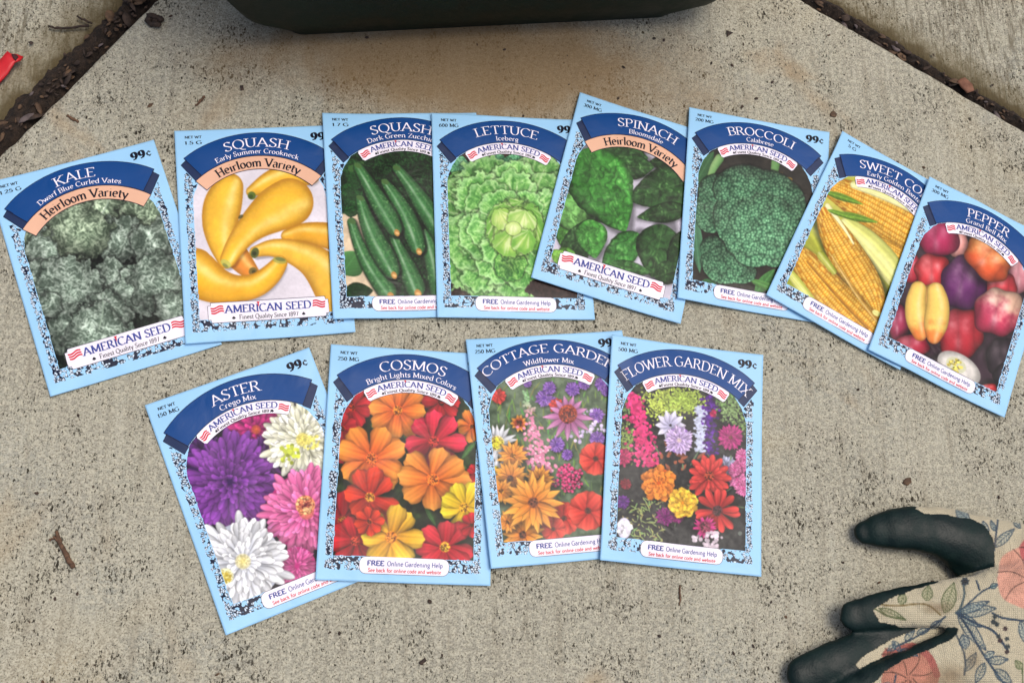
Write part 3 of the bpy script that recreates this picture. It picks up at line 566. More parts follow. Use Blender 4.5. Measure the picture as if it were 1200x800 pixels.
# glyph: width, [(points, serif ends: 's' start, 'e' end)]
GL={
'A':(.78,[(_l(.04,0,.37,1),'s'),(_l(.36,1,.74,0),'e'),(_l(.17,.34,.58,.34),'')]),
'B':(.64,[(_l(.12,0,.12,1),'se'),(_l(.12,1,.34,1)+_a(.34,.76,.2,.24,90,-90)+_l(.12,.52),''),(_l(.12,.52,.36,.52)+_a(.36,.26,.24,.26,90,-90)+_l(.12,0),'')]),
'C':(.72,[(_a(.42,.5,.36,.5,45,315),'')]),
'D':(.78,[(_l(.12,0,.12,1),'se'),(_l(.12,1,.34,1)+_a(.34,.5,.38,.5,90,-90)+_l(.12,0),'')]),
'E':(.6,[(_l(.12,0,.12,1),'se'),(_l(.12,.99,.52,.99,.52,.86),''),(_l(.12,.53,.44,.53),''),(_l(.12,.01,.54,.01,.55,.16),'')]),
'F':(.56,[(_l(.12,0,.12,1),'se'),(_l(.12,.99,.52,.99,.52,.86),''),(_l(.12,.52,.44,.52),'')]),
'G':(.8,[(_a(.42,.5,.36,.5,48,318)+_l(.68,.2,.68,.44),''),(_l(.52,.44,.78,.44),'')]),
'H':(.8,[(_l(.13,0,.13,1),'se'),(_l(.67,0,.67,1),'se'),(_l(.13,.52,.67,.52),'')]),
'I':(.32,[(_l(.16,0,.16,1),'se')]),
'K':(.72,[(_l(.13,0,.13,1),'se'),(_l(.6,1,.14,.46),'s'),(_l(.28,.6,.66,0),'e')]),
'L':(.58,[(_l(.13,0,.13,1),'se'),(_l(.13,.01,.53,.01,.54,.18),'')]),
'M':(.94,[(_l(.13,0,.15,1),'s'),(_l(.13,1,.47,.12),'s'),(_l(.47,.12,.79,1),''),(_l(.8,1,.82,0),'e')]),
'N':(.82,[(_l(.13,0,.13,1),'s'),(_l(.11,1,.68,.0),'s'),(_l(.69,0,.69,1),'e')]),
'O':(.82,[(_a(.41,.5,.35,.5,0,360),'')]),
'P':(.6,[(_l(.13,0,.13,1),'se'),(_l(.13,1,.32,1)+_a(.32,.74,.22,.26,90,-90)+_l(.13,.48),'')]),
'Q':(.82,[(_a(.41,.5,.35,.5,0,360),''),(_l(.42,.04,.62,-.16,.86,-.2),'')]),
'R':(.7,[(_l(.13,0,.13,1),'se'),(_l(.13,1,.32,1)+_a(.32,.75,.21,.25,90,-90)+_l(.13,.5),''),(_l(.34,.5,.67,0),'e')]),
'S':(.56,[(_l(.47,.96,.47,.82)+_a(.28,.76,.18,.24,55,200)+_l(.16,.62,.38,.42)+_a(.27,.26,.21,.26,30,-130)+_l(.07,.1,.07,.22),'')]),
'T':(.66,[(_l(.33,0,.33,1),'s'),(_l(.06,.84,.07,.99,.59,.99,.6,.84),'')]),
'U':(.78,[(_l(.13,1,.13,.36)+_a(.39,.34,.26,.34,180,360)+_l(.65,.4,.65,1),'se')]),
'V':(.74,[(_l(.04,1,.37,0),'s'),(_l(.37,0,.7,1),'e')]),
'W':(1.06,[(_l(.05,1,.31,0),'s'),(_l(.31,0,.54,.95),''),(_l(.53,.95,.78,0),''),(_l(.78,0,1.0,1),'e')]),
'X':(.74,[(_l(.06,1,.68,0),'se'),(_l(.64,1,.08,0),'se')]),
'Y':(.7,[(_l(.04,1,.36,.5,.36,0),'se'),(_l(.66,1,.36,.5),'s')]),
'Z':(.64,[(_l(.08,.86,.08,.99,.56,.99,.07,.01,.58,.01,.59,.16),'')]),
'a':(.52,[(_a(.24,.46,.17,.18,150,20)+_l(.41,.1,.5,.02),''),(_l(.41,.38)+_a(.22,.18,.16,.19,90,300),'')]),
'b':(.6,[(_l(.12,1.02,.12,.02),'s'),(_a(.31,.31,.21,.31,150,-150),'')]),
'c':(.5,[(_a(.29,.32,.22,.32,50,310),'')]),
'd':(.62,[(_l(.48,1.02,.48,.02),'se'),(_a(.28,.31,.21,.31,30,330),'')]),
'e':(.54,[(_l(.07,.36,.46,.36)+_a(.28,.33,.2,.31,10,310),'')]),
'f':(.36,[(_l(.16,0,.16,.8)+_a(.32,.82,.16,.2,180,60),'s'),(_l(.02,.62,.34,.62),'')]),
'g':(.56,[(_a(.26,.38,.18,.25,0,360),''),(_l(.4,.56,.53,.62),''),(_l(.18,.14,.14,.04,.42,.0)+_a(.27,-.14,.2,.14,45,-200),'')]),
'h':(.64,[(_l(.12,0,.12,1.02),'se'),(_l(.12,.4)+_a(.32,.4,.18,.24,150,0)+_l(.5,0),'e')]),
'i':(.28,[(_l(.14,0,.14,.64),'se'),(_l(.12,.88,.17,.9),'')]),
'k':(.6,[(_l(.12,0,.12,1.02),'se'),(_l(.48,.62,.13,.3),'s'),(_l(.22,.38,.54,0),'e')]),
'l':(.28,[(_l(.14,0,.14,1.02),'se')]),
'm':(.96,[(_l(.12,0,.12,.62),'se'),(_l(.12,.4)+_a(.31,.4,.16,.24,150,0)+_l(.47,0),'e'),(_l(.47,.4)+_a(.66,.4,.16,.24,150,0)+_l(.82,0),'e')]),
'n':(.64,[(_l(.12,0,.12,.62),'se'),(_l(.12,.4)+_a(.32,.4,.18,.24,150,0)+_l(.5,0),'e')]),
'o':(.58,[(_a(.29,.32,.22,.32,0,360),'')]),
'p':(.6,[(_l(.12,-.3,.12,.62),'se'),(_a(.31,.31,.21,.31,150,-150),'')]),
'r':(.44,[(_l(.12,0,.12,.62),'se'),(_l(.12,.38)+_a(.3,.42,.18,.2,150,55),'')]),
's':(.44,[(_l(.36,.6,.35,.5)+_a(.22,.48,.14,.15,50,210)+_l(.14,.38,.3,.26)+_a(.21,.16,.15,.16,30,-140)+_l(.06,.14),'')]),
't':(.38,[(_l(.16,.82,.16,.16)+_a(.28,.14,.12,.14,180,300),''),(_l(.03,.61,.34,.61),'')]),
'u':(.64,[(_l(.12,.63,.12,.24)+_a(.3,.24,.18,.24,180,340)+_l(.49,.3),'s'),(_l(.5,.63,.5,0),'se')]),
'v':(.54,[(_l(.04,.63,.27,0),'s'),(_l(.27,0,.5,.63),'e')]),
'w':(.8,[(_l(.04,.63,.24,0),'s'),(_l(.24,0,.41,.6),''),(_l(.4,.6,.59,0),''),(_l(.59,0,.76,.63),'e')]),
'x':(.54,[(_l(.05,.63,.49,0),'se'),(_l(.46,.63,.06,0),'se')]),
'y':(.54,[(_l(.04,.63,.28,.02),'s'),(_l(.5,.63,.22,-.26,.06,-.28),'s')]),
'z':(.5,[(_l(.06,.54,.07,.62,.43,.62,.06,.01,.45,.01,.46,.12),'')]),
'0':(.56,[(_a(.28,.46,.2,.46,0,360),'')]),'1':(.4,[(_l(.08,.74,.22,.9,.22,0),'e')]),
'2':(.54,[(_a(.26,.68,.19,.24,160,-30)+_l(.06,.02,.5,.02),'')]),'3':(.52,[(_a(.24,.7,.17,.22,150,-90)+_a(.24,.24,.2,.24,90,-150),'')]),
'4':(.56,[(_l(.38,0,.38,.92,.04,.26,.52,.26),'')]),'5':(.52,[(_l(.44,.92,.14,.92,.12,.54)+_a(.23,.3,.22,.28,110,-150),'')]),
'6':(.56,[(_a(.29,.28,.2,.28,0,360),''),(_l(.1,.3,.14,.6,.28,.84,.46,.92),'')]),'7':(.5,[(_l(.06,.9,.46,.9,.18,0),'')]),'8':(.54,[(_a(.27,.7,.17,.22,0,360),''),(_a(.27,.24,.2,.25,0,360),'')]),
'9':(.6,[(_a(.28,.66,.19,.29,0,360),''),(_l(.48,.68,.46,.38,.34,.1,.12,0),'')]),
'c|':(.56,[(_a(.3,.4,.24,.32,40,320),''),(_l(.3,.9,.3,.74),''),(_l(.3,.06,.3,-.1),'')]),
'.':(.2,[(_l(.08,.03,.12,.03),'')]),' ':(.3,[]),
}
for _k in list('jq'): GL[_k]=GL['i']
def ribbon(P,w,nib,contrast,serif,out):
    P=np.array(P,float); d=np.gradient(P,axis=0) if len(P)>2 else np.repeat((P[1:]-P[:1]),2,0)
    closed=len(P)>6 and np.hypot(*(P[0]-P[-1]))<.01
    if closed: d[0]=d[-1]=P[1]-P[-2]
    L=np.hypot(d[:,0],d[:,1])+1e-9; d=d/L[:,None]; n=np.stack([-d[:,1],d[:,0]],1)
    an=np.arctan2(d[:,1],d[:,0]); k=np.abs(np.sin(an-nib)); ww=w*((1-contrast)+contrast*k)/2
    out.append((np.concatenate([P+n*ww[:,None],P-n*ww[:,None]]),[(i,i+1,len(P)+i+1,len(P)+i) for i in range(len(P)-1)]))
def text_strokes(txt,weight=.13,contrast=.75,serifs=True,track=.03):
    """-> list of (stroke index, verts, faces), total width"""
    out=[]; x=0; toks=[]; i=0
    while i<len(txt):
        if txt[i]=='¢': toks.append('c|')
        else: toks.append(txt[i])
        i+=1
    for ch in toks:
        w,st=GL[ch]; parts=[]
        for P,sf in st:
            if serifs: P=P
            ribbon(P,weight,math.radians(18),contrast,None,parts)
            if serifs:
                for end in sf:
                    q=P[0] if end=='s' else P[-1]; h=.16 if ch.isupper() else .115; t=max(.04,weight*.34)
                    o=P[1] if end=='s' else P[-2]; up=q[1]>o[1]
                    one=(ch.islower() or ch=='1') and up
                    x0=q[0]-h; x1=q[0]+(h*.3 if one else h); y0=q[1]-(t if up else 0); 
                    if one: parts.append((np.array([(x0,y0-.04),(x1,y0+.02),(x1,y0+t),(x0,y0+t*.2)]),[(0,1,2,3)]))
                    else: parts.append((np.array([(x0,y0),(x1,y0),(x1,y0+t),(x0,y0+t)]),[(0,1,2,3)]))
        for k,(V,F) in enumerate(parts): out.append((k,V+np.array([x,0]),F))
        x+=w+track
    return out,x-track
def lettering(name,txt,mat,parent,place,height,width=None,x0=0.,weight=.13,contrast=.75,serifs=True,lay=.16,track=.03,base=0.):
    """place(x_mm,y_mm)->(u,v); surf from packet"""
    st,w=text_strokes(txt,weight,contrast,serifs,track); sx=(width/w) if width else height
    V=[];F=[];n=0
    for k,v,f in st:
        u_=place(x0+v[:,0]*sx,v[:,1]*height+base); V.append(np.stack([u_[0],u_[1],np.full(len(v),lay+.006*k)],1)); F+=[tuple(a+n for a in q) for q in f]; n+=len(v)
    return np.concatenate(V),F
# ------------------------------------------------------------------ concrete paving
JL0,JL1=G(0,180),G(182,0); JR0,JR1=G(942,0),G(1200,152)          # edges of the near slab
def line_eq(a,b):   # unit normal pointing away from the near slab
    a=np.array(a);b=np.array(b);d=(b-a)/np.hypot(*(b-a)); n=np.array([-d[1],d[0]])
    if n@(np.array([.09,.18])-a)>0: n=-n
    return a,d,n
LA,LD,LN=line_eq(JL0,JL1); RA,RD,RN=line_eq(JR0,JR1)
def concrete(name,lines,broom=0.,base=(163,161,145)):
    k=N(name); tc=k.n('ShaderNodeTexCoord').outputs['Object']
    big=k.noise(tc,7,4,.6); med=k.noise(tc,38,4,.6); fine=k.noise(tc,420,3,.7); fine2=k.noise(tc,1100,2,.7)
    b=L3(*base); c=k.mix(k.ramp(big,.3,.7),tuple(x*.80 for x in b),tuple(x*1.12 for x in b))
    c=k.mix(k.ramp(med,.3,.72,0,.4),c,L3(156,150,136)); c=k.mix(k.ramp(k.noise(tc,9,5,.65,.6),.50,.68,0,.55),c,L3(138,142,135)); c=k.mix(k.ramp(k.noise(tc,5.5,4,.6,1.0),.52,.70,0,.5),c,L3(180,164,128)); 
    c=k.mix(k.ramp(fine,.40,.62,0,.8),c,L3(194,189,168)); c=k.mix(k.ramp(fine2,.48,.68,0,.75),c,L3(104,97,82))
    c=k.mix(k.ramp(fine2,.46,.24,0,.5),c,L3(214,206,184))
    # rust and damp stains
    st=k.noise(tc,13,3,.5,.8); c=k.mix(k.ramp(st,.60,.74,0,.5),c,L3(160,126,78))
    st2=k.noise(tc,17,3,.5,.4); c=k.mix(k.ramp(st2,.32,.24,0,.35),c,L3(140,146,144))
    sm=k.n('ShaderNodeMapping'); k.l(tc,sm.inputs[0]); sm.inputs[2].default_value=(0,0,.05); sm.inputs[3].default_value=(1,.09,1); stk=k.noise(sm.outputs[0],190,3,.6)
    c=k.mix(k.ramp(stk,.48,.30,0,.34),c,L3(128,120,102)); c=k.mix(k.ramp(stk,.54,.72,0,.3),c,L3(196,192,174))
    # dark pits, two sizes, patchy
    patch=k.noise(tc,24,3,.6)
    mp=k.n('ShaderNodeMapping'); k.l(tc,mp.inputs[0]); mp.inputs[3].default_value=(1.3,.75,1)
    ds=k.n('ShaderNodeTexNoise'); ds.inputs['Scale'].default_value=900; k.l(mp.outputs[0],ds.inputs['Vector'])
    va=k.n('ShaderNodeVectorMath',operation='SCALE'); k.l(ds.outputs['Color'],va.inputs[0]); va.inputs['Scale'].default_value=.0022
    vb=k.n('ShaderNodeVectorMath',operation='ADD'); k.l(mp.outputs[0],vb.inputs[0]); k.l(va.outputs[0],vb.inputs[1])
    hts=[]
    for sc,r0,dens,am in ((1250,.40,.50,.6),(820,.40,.42,.85),(430,.24,.14,.95),(170,.12,.06,.95)):
        v=k.vor(vb.outputs[0],sc); sp=k.n('ShaderNodeSeparateColor'); k.l(v.outputs['Color'],sp.inputs[0])
        rr=k.math('MULTIPLY',k.ramp(sp.outputs[0],1-dens,1.0,0.,r0),k.math('MULTIPLY',k.ramp(patch,.34,.66,.5,1.4),k.ramp(k.noise(tc,70,3,.6),.35,.68,.7,1.35)))
        m=k.ramp(v.outputs['Distance'],rr,k.math('ADD',rr,.09),1.,0.); m=k.math('MULTIPLY',m,k.math('GREATER_THAN',sp.outputs[0],1-dens))
        c=k.mix(k.math('MULTIPLY',m,am),c,L3(50,45,35)); hts.append(m)
    h=k.math('ADD',k.math('MULTIPLY',hts[1],1.0),k.math('MULTIPLY',hts[2],1.6)); h=k.math('SUBTRACT',k.math('ADD',k.math('MULTIPLY',fine,.9),k.math('MULTIPLY',fine2,.6)),h)
    if not broom:      # brown tint in a ragged ellipse in front of the planter
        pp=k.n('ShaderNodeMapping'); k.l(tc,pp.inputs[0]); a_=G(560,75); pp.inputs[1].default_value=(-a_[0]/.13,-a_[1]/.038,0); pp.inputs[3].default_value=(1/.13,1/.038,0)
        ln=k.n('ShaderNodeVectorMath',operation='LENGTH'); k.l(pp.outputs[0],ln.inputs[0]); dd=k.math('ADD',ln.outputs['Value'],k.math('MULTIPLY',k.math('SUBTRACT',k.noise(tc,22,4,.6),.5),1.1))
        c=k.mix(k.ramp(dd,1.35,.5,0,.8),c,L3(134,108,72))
    if broom:
        m2=k.n('ShaderNodeMapping'); k.l(tc,m2.inputs[0]); m2.inputs[2].default_value=(0,0,-.06); m2.inputs[3].default_value=(1,.13,1)
        br=k.noise(m2.outputs[0],520,3,.65); h=k.math('ADD',h,k.math('MULTIPLY',br,3.4*broom)); c=k.mix(k.ramp(br,.52,.36,0,.6*broom),c,L3(92,84,66))
    # dirt washed over the arris along the joints
    for A,Nn,wd in lines:
        dt=k.n('ShaderNodeVectorMath',operation='DOT_PRODUCT'); k.l(tc,dt.inputs[0]); dt.inputs[1].default_value=(Nn[0],Nn[1],0)
        dist=k.math('ABSOLUTE',k.math('SUBTRACT',dt.outputs['Value'],float(np.dot(A,Nn)))); wv=k.noise(tc,60,4,.65)
        d2=k.math('SUBTRACT',dist,k.math('MULTIPLY',k.math('SUBTRACT',wv,.42),wd*2.6)); f=k.ramp(d2,wd,wd*.15,0,.93)
        c=k.mix(f,c,L3(52,41,31)); 
        if broom: c=k.mix(k.ramp(d2,wd*2.8,wd*.7,0,.6),c,L3(104,92,62))
    k.l(c,k.b.inputs['Base Color']); k.b.inputs['Roughness'].default_value=.9; k.b.inputs['Specular IOR Level'].default_value=.25
    k.l(k.bump(h,.55,.0007,k.bump(med,.3,.003)),k.b.inputs['Normal']); return k.m
def slab(name,edges,far,mat,z=0.,rnd=.003,rag=.0005,seed=1):
    """edges: polyline of corners (ccw), edge kinds: True = ragged arris"""
    r=np.random.RandomState(seed); pts=[];nrm=[]
    n=len(edges)
    for i in range(n):
        a=np.array(edges[i]);b=np.array(edges[(i+1)%n]); L=np.hypot(*(b-a)); m=max(1,int(L/.0025)) if far[i] else 1
        d=(b-a)/L; o=np.array([d[1],-d[0]])
        for q in range(m): pts.append(a+(b-a)*q/m); nrm.append(o*(1 if far[i] else 0))
    pts=np.array(pts);nrm=np.array(nrm); m=len(pts)
    w=np.convolve(np.tile(r.randn(m),3),np.ones(3)/3,'same')[m:2*m]; w2=np.convolve(np.tile(r.randn(m),3),np.ones(17)/6,'same')[m:2*m]; chip=(r.rand(m)>.965)*r.rand(m)*1.6
    jit=(w+.8*w2-chip)*rag
    rings=[]
    for ins,dz in ((-2.2*rnd,0),(-1.1*rnd,-.10*rnd),(-.45*rnd,-.35*rnd),(-.1*rnd,-.9*rnd),(0,-1.8*rnd),(0,-.03)):
        k=.3+.7*min(1,(2.2*rnd+ins)/(2.2*rnd)); P=pts+nrm*(ins+jit[:,None]*k); rings.append(np.concatenate([P,np.full((m,1),z+dz)],1))
    V=np.concatenate(rings); F=[tuple(range(m))]; i=np.arange(m); j=(i+1)%m
    for a in range(len(rings)-1):
        for p,q in zip(i,j): F.append((a*m+q,a*m+p,(a+1)*m+p,(a+1)*m+q))
    o=mesh(name,V,F,mat,None,sm=True); o['kind']='structure'; return o
t=((RA-LA)[0]*RD[1]-(RA-LA)[1]*RD[0])/(LD[0]*RD[1]-LD[1]*RD[0]); APEX=LA+LD*t
LF=LA-LD*.6 if LD@(APEX-LA)>0 else LA+LD*.6; RF=RA+RD*.7 if RD@(RA-APEX)>0 else RA-RD*.7
dL=(APEX-LF)/np.hypot(*(APEX-LF)); dR=(RF-APEX)/np.hypot(*(RF-APEX))
near=[tuple(LF),(-1.2,-1.2),(1.6,-1.2),tuple(RF),tuple(APEX)]
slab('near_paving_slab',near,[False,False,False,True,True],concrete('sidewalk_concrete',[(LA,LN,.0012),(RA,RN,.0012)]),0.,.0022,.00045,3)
JW=.0100; JWR=.0065
mb=concrete('broomed_concrete',[(LA+LN*JW,LN,.011),(RA+RN*JWR,RN,.009)],1.,(164,161,143))
# outer slabs beyond the joints, their meeting joint runs on behind the planter
A2=APEX+LN*JW+RN*JWR; MID=A2+np.array([0,1.0])
wl=LN*JW; wr=RN*JWR
def xpt(a,d,b,e):
    t=((b-a)[0]*e[1]-(b-a)[1]*e[0])/(d[0]*e[1]-d[1]*e[0]); return a+d*t
PL=xpt(LA+wl,dL,A2+np.array([-.004,0]),np.array([0.,1.])); PR=xpt(RA+wr,dR,A2+np.array([.004,0]),np.array([0.,1.]))
slab('left_paving_slab',[tuple(LF+wl-dL*.5),tuple(PL),tuple(PL+np.array([0,1.0])),(-1.5,1.6),(-1.5,-.4)],[True,True,False,False,False],mb,-.0015,.0050,.0009,8)
slab('right_paving_slab',[tuple(PR),tuple(RF+wr+dR*.5),(2.0,1.6),tuple(PR+np.array([0,1.0]))],[True,False,False,True],mb,-.0010,.0046,.0008,9)
bk=N('packed_earth'); bk.b.inputs['Base Color'].default_value=(*L3(70,58,44),1); bk.b.inputs['Roughness'].default_value=1
g=mesh('ground',[(-40,-40,-.031),(40,-40,-.031),(40,40,-.031),(-40,40,-.031)],[(0,1,2,3)],bk.m); g['kind']='structure'
# soil in the joints
def soil_mat(name,a,b):
    k=N(name); tc=k.n('ShaderNodeTexCoord').outputs['Object']; n1=k.noise(tc,260,4,.7); n2=k.noise(tc,1300,3,.7)
    c=k.mix(k.ramp(n1,.3,.7),a,b); c=k.mix(k.ramp(n2,.58,.78,0,.6),c,L3(92,74,56)); k.l(c,k.b.inputs['Base Color']); k.b.inputs['Roughness'].default_value=.95
    k.l(k.bump(n1,1,.002,k.bump(n2,.8,.0008)),k.b.inputs['Normal']); return k.m
msoil=soil_mat('joint_soil',L3(24,18,14),L3(56,43,33))
def joint(name,A,D,Nn,w,L0,L1,hi,spill,seed):
    nx=int((L1-L0)/.0009); ny=34; U,V=np.meshgrid(np.linspace(L0,L1,nx),np.linspace(-.001,w+spill,ny))
    q=(V+.001)/(w+.001); n=fbm(U*1000,V*1000,7,seed,4); n2=fbm(U*1000,V*1000,28,seed+7,2); nf=fbm(U*1000,V*1000,2.2,seed+3,2)
    prof=np.interp(q,[0,.12,.5,1.0,1+spill/w],[-.0085,-.0065,-.003,-.0002,-.0032])
    Z=prof+hi*(.0042*(n-.5)+.0038*(n2-.55)+.0016*(nf-.5)); Z=np.where(q>1,np.minimum(Z,prof+.0028*(n+.6*n2-.62)+.0008),Z)
    X=A[0]+D[0]*U+Nn[0]*V; Y=A[1]+D[1]*U+Nn[1]*V
    o=mesh(name,np.stack([X,Y,Z],-1).reshape(-1,3),gridfaces(ny,nx,flip=True),msoil); o['kind']='structure'; return o
joint('soil',LF,dL,LN,JW,0,float(np.hypot(*(APEX-LF))),1.0,.006,31)
joint('soil',APEX,dR,RN,JWR,0,float(np.hypot(*(RF-APEX))),.8,.004,47)
def flatmat(name,a,b,sc=200,rough=.8,trans=0):
    k=N(name); tc=k.n('ShaderNodeTexCoord').outputs['Object']; n=k.noise(tc,sc,3,.6); k.l(k.mix(k.ramp(n,.3,.7),a,b),k.b.inputs['Base Color']); k.b.inputs['Roughness'].default_value=rough
    k.l(k.bump(n,.5,.0005),k.b.inputs['Normal']); return k.m
# leaf litter caught in the joints (uncountable crumbs and husks)
def litter(name,spots,mats,seed,label=None):
    r=np.random.RandomState(seed); V=[];F=[];mi=[]
    for (x,y,z,L,wd,an,pit,m) in spots:
        b=len(V); c,s_=math.cos(an),math.sin(an); nn=5; roll=r.uniform(-.7,.7); cv=r.uniform(-.4,.6)
        for i in range(nn):
            t=i/(nn-1)*2-1; hw=wd*(1-t*t)**.6+wd*.06; 
            for j in (-1,0,1):
                lx=t*L; ly=j*hw+.15*L*t*t*cv; lz=pit*t*L+roll*j*hw+(-abs(j)+.5)*hw*cv
                V.append((x+c*lx-s_*ly,y+s_*lx+c*ly,z+lz+abs(pit)*L*.7+abs(roll)*hw))
        for i in range(nn-1):
            for j in range(2): F.append((b+i*3+j,b+i*3+3+j,b+i*3+4+j,b+i*3+1+j)); mi.append(m)
    me=bpy.data.meshes.new(name); me.from_pydata(V,[],F); 
    for m in mats: me.materials.append(m)
    me.polygons.foreach_set('material_index',mi); smooth(me); o=bpy.data.objects.new(name,me); COL.objects.link(o); 
    md=o.modifiers.new('thickness','SOLIDIFY'); md.thickness=.00025; return o
mh=[flatmat('dry_husk_brown',L3(70,52,38),L3(104,80,58)),flatmat('dry_husk_dark',L3(40,31,26),L3(74,57,46)),flatmat('dry_husk_pale',L3(104,86,66),L3(130,110,86)),flatmat('dry_husk_mauve',L3(76,66,66),L3(104,92,90))]
r=np.random.RandomState(5); sp=[]
for A,D,Nn,w,L,nq,zz in ((LF,dL,LN,JW,float(np.hypot(*(APEX-LF))),800,.0),(APEX,dR,RN,JWR,float(np.hypot(*(RF-APEX))),420,-.001)):
    for q in range(nq):
        u=r.rand()*L; v=np.clip(r.normal(.62,.30),-.0,1.25)*w; p=A+D*u+Nn*v; big=r.rand()<.2
        sp.append((p[0],p[1],-.0035+.0028*(v/w)+zz+r.rand()*.0012,(.0036 if big else .0013)*(.6+.8*r.rand()),(.0016 if big else .0006)*(.6+.8*r.rand()),math.atan2(D[1],D[0])+r.randn()*.7,r.randn()*.3,int(r.choice([0,1,1,1,1,0,3,1,0] if not big else [0,1,3,1,0]))))
lt=litter('leaf_litter',sp,mh,6); tag(lt,'crumbled brown husks and leaf bits packed in the slab joints','leaf litter',kind='stuff')
# fine grit lying on the slabs
sp=[]
for q in range(320):
    x,y=r.uniform(-.2,.42),r.uniform(-.0,.42); L=.0004+.0009*r.rand()**2.5
    sp.append((x,y,.0002,L,L*r.uniform(.35,.7),r.rand()*6.3,r.randn()*.15,int(r.choice([1,1,1,0]))))
lt=litter('dirt_crumbs',sp,mh,7); tag(lt,'dark specks of grit and dirt scattered over the concrete','grit',kind='stuff')
# ------------------------------------------------------------------ twigs, leaf scraps
mt=flatmat('twig_bark',L3(70,50,36),L3(112,82,60),500); mtd=flatmat('twig_dark',L3(38,28,22),L3(62,46,36),500)
def tubemesh(paths,seg=8):
    V=[];F=[]
    for P in paths:
        P=np.array(P,float); n=len(P); d=np.gradient(P[:,:3],axis=0); d/=np.linalg.norm(d,axis=1)[:,None]; b=len(V)
        for i in range(n):
            up=np.array([0,0,1.]); a=np.cross(d[i],up); a/=np.linalg.norm(a)+1e-9; c=np.cross(a,d[i])
            for k in range(seg): t=2*math.pi*k/seg; q=P[i,:3]+(a*math.cos(t)+c*math.sin(t))*P[i,3]; V.append(tuple(q))
        for i in range(n-1):
            for k in range(seg): F.append((b+i*seg+k,b+i*seg+(k+1)%seg,b+(i+1)*seg+(k+1)%seg,b+(i+1)*seg+k))
        F.append(tuple(b+k for k in range(seg))[::-1]); F.append(tuple(b+(n-1)*seg+k for k in range(seg)))
    return V,F
def pxpath(pts,n=14,seed=0,jit=.0002):
    r=np.random.RandomState(seed); Q=np.array([(*G(a,b,z),z,rr) for a,b,z,rr in pts]); t=np.linspace(0,len(Q)-1,n); P=np.stack([np.interp(t,range(len(Q)),Q[:,k]) for k in range(4)],1)
    P[1:-1,:2]+=r.randn(n-2,2)*jit; P[:,3]*=1+.12*r.randn(n); return P
def twig(name,paths,mat,label,cat='twig',seed=1):
    base=np.array([*G(paths[0][0][0],paths[0][0][1]),0.0]); ps=[pxpath(p,12,seed+i) for i,p in enumerate(paths)]
    V,F=tubemesh(ps); V=[tuple(np.array(v)-base) for v in V]; o=mesh(name,V,F,mat); o.location=base; return tag(o,label,cat)
twig('twig',[[(86,665,.0012,.0011),(78,651,.0013,.0011),(70,635,.0014,.0011),(66,622,.0016,.0008)],[(71,636,.0014,.0008),(64,629,.002,.0006),(58,633,.0012,.0005)]],mt,'short brown forked twig lying on the concrete left of the purple aster packet')
twig('twig',[[(57,31,.0012,.0006),(66,33,.001,.0006),(85,33,.001,.0006),(104,30,.0015,.0008)]],mtd,'thin dark stem poking out of the left joint, the lower of two',seed=4)
twig('twig',[[(90,19,.002,.0005),(97,23,.0018,.0006),(108,28,.0012,.0006)]],mtd,'thin dark stem poking out of the left joint, the upper shorter one',seed=6)
twig('twig',[[(797,685,.0005,.0004),(797,697,.0006,.0005),(796,709,.0005,.0003)]],mt,'tiny straight reddish splinter just below the flower mix packet','splinter',seed=9)
def chip(name,pts,mat,label,cat,h=.0012,lift=0.,seed=0):
    r=np.random.RandomState(seed); P=np.array([G(a,b) for a,b in pts]); c=P.mean(0); n=len(P); V=[(0,0,h*1.3+lift)];
    m=[]; 
    for k in range(n): a,b=P[k]-c,P[(k+1)%n]-c; m+=[a,(a+b)/2*(1+.06*r.randn())]
    m=np.array(m); N_=len(m); zz=h*(.7+.3*np.sin(np.arange(N_)*1.1))+lift*np.clip(m[:,0]*60,-1,1)
    for s_ in (.55,1.0):
        for k in range(N_): V.append((m[k,0]*s_,m[k,1]*s_,h*.9+lift*0+ (zz[k]-h*.9)*s_))
    for k in range(N_): V.append((m[k,0]*.97,m[k,1]*.97,.0001))
    F=[(0,1+k,1+(k+1)%N_) for k in range(N_)]
    for s_ in range(2): F+=[(1+s_*N_+k,1+(s_+1)*N_+k,1+(s_+1)*N_+(k+1)%N_,1+s_*N_+(k+1)%N_) for k in range(N_)]
    F.append(tuple(1+2*N_+k for k in range(N_))[::-1])
    o=mesh(name,V,F,mat); o.location=(c[0],c[1],0); return tag(o,label,cat)
chip('leaf_fragment',[(1057,566),(1061,560),(1067,559),(1068,565),(1063,569)],mh[0],'small brown leaf fragment just above the thumb of the garden glove','leaf fragment',.0007,seed=1)
chip('leaf_fragment',[(851,36),(859,39),(856,41),(852,44)],mh[1],'dark triangular leaf fragment on the concrete right of the planter','leaf fragment',.0006,seed=2)
chip('leaf_fragment',[(972,134),(976,130),(981,134),(979,138),(973,137)],mh[0],'brown leaf fragment lying above the broccoli packet corner','leaf fragment',.0006,seed=3)
chip('leaf_fragment',[(490,776),(498,770),(500,774),(494,779)],mh[1],'black elongated bit lying below the orange cosmos packet','leaf fragment',.0007,seed=4)
r_=np.random.RandomState(12); bc=np.array(G(182,26)); t_=np.linspace(0,5.6,22); ringp=np.stack([bc[0]+(.0034+.0006*r_.randn(22))*np.cos(t_),bc[1]+(.0030+.0006*r_.randn(22))*np.sin(t_),.0014+.0009*r_.rand(22),.0012+.0006*r_.rand(22)],1)
ins_=np.stack([bc[0]+.002*np.cos(t_*2)*r_.rand(22),bc[1]+.002*np.sin(t_*2)*r_.rand(22),.0010+.0006*r_.rand(22),.0007+.0003*r_.rand(22)],1)
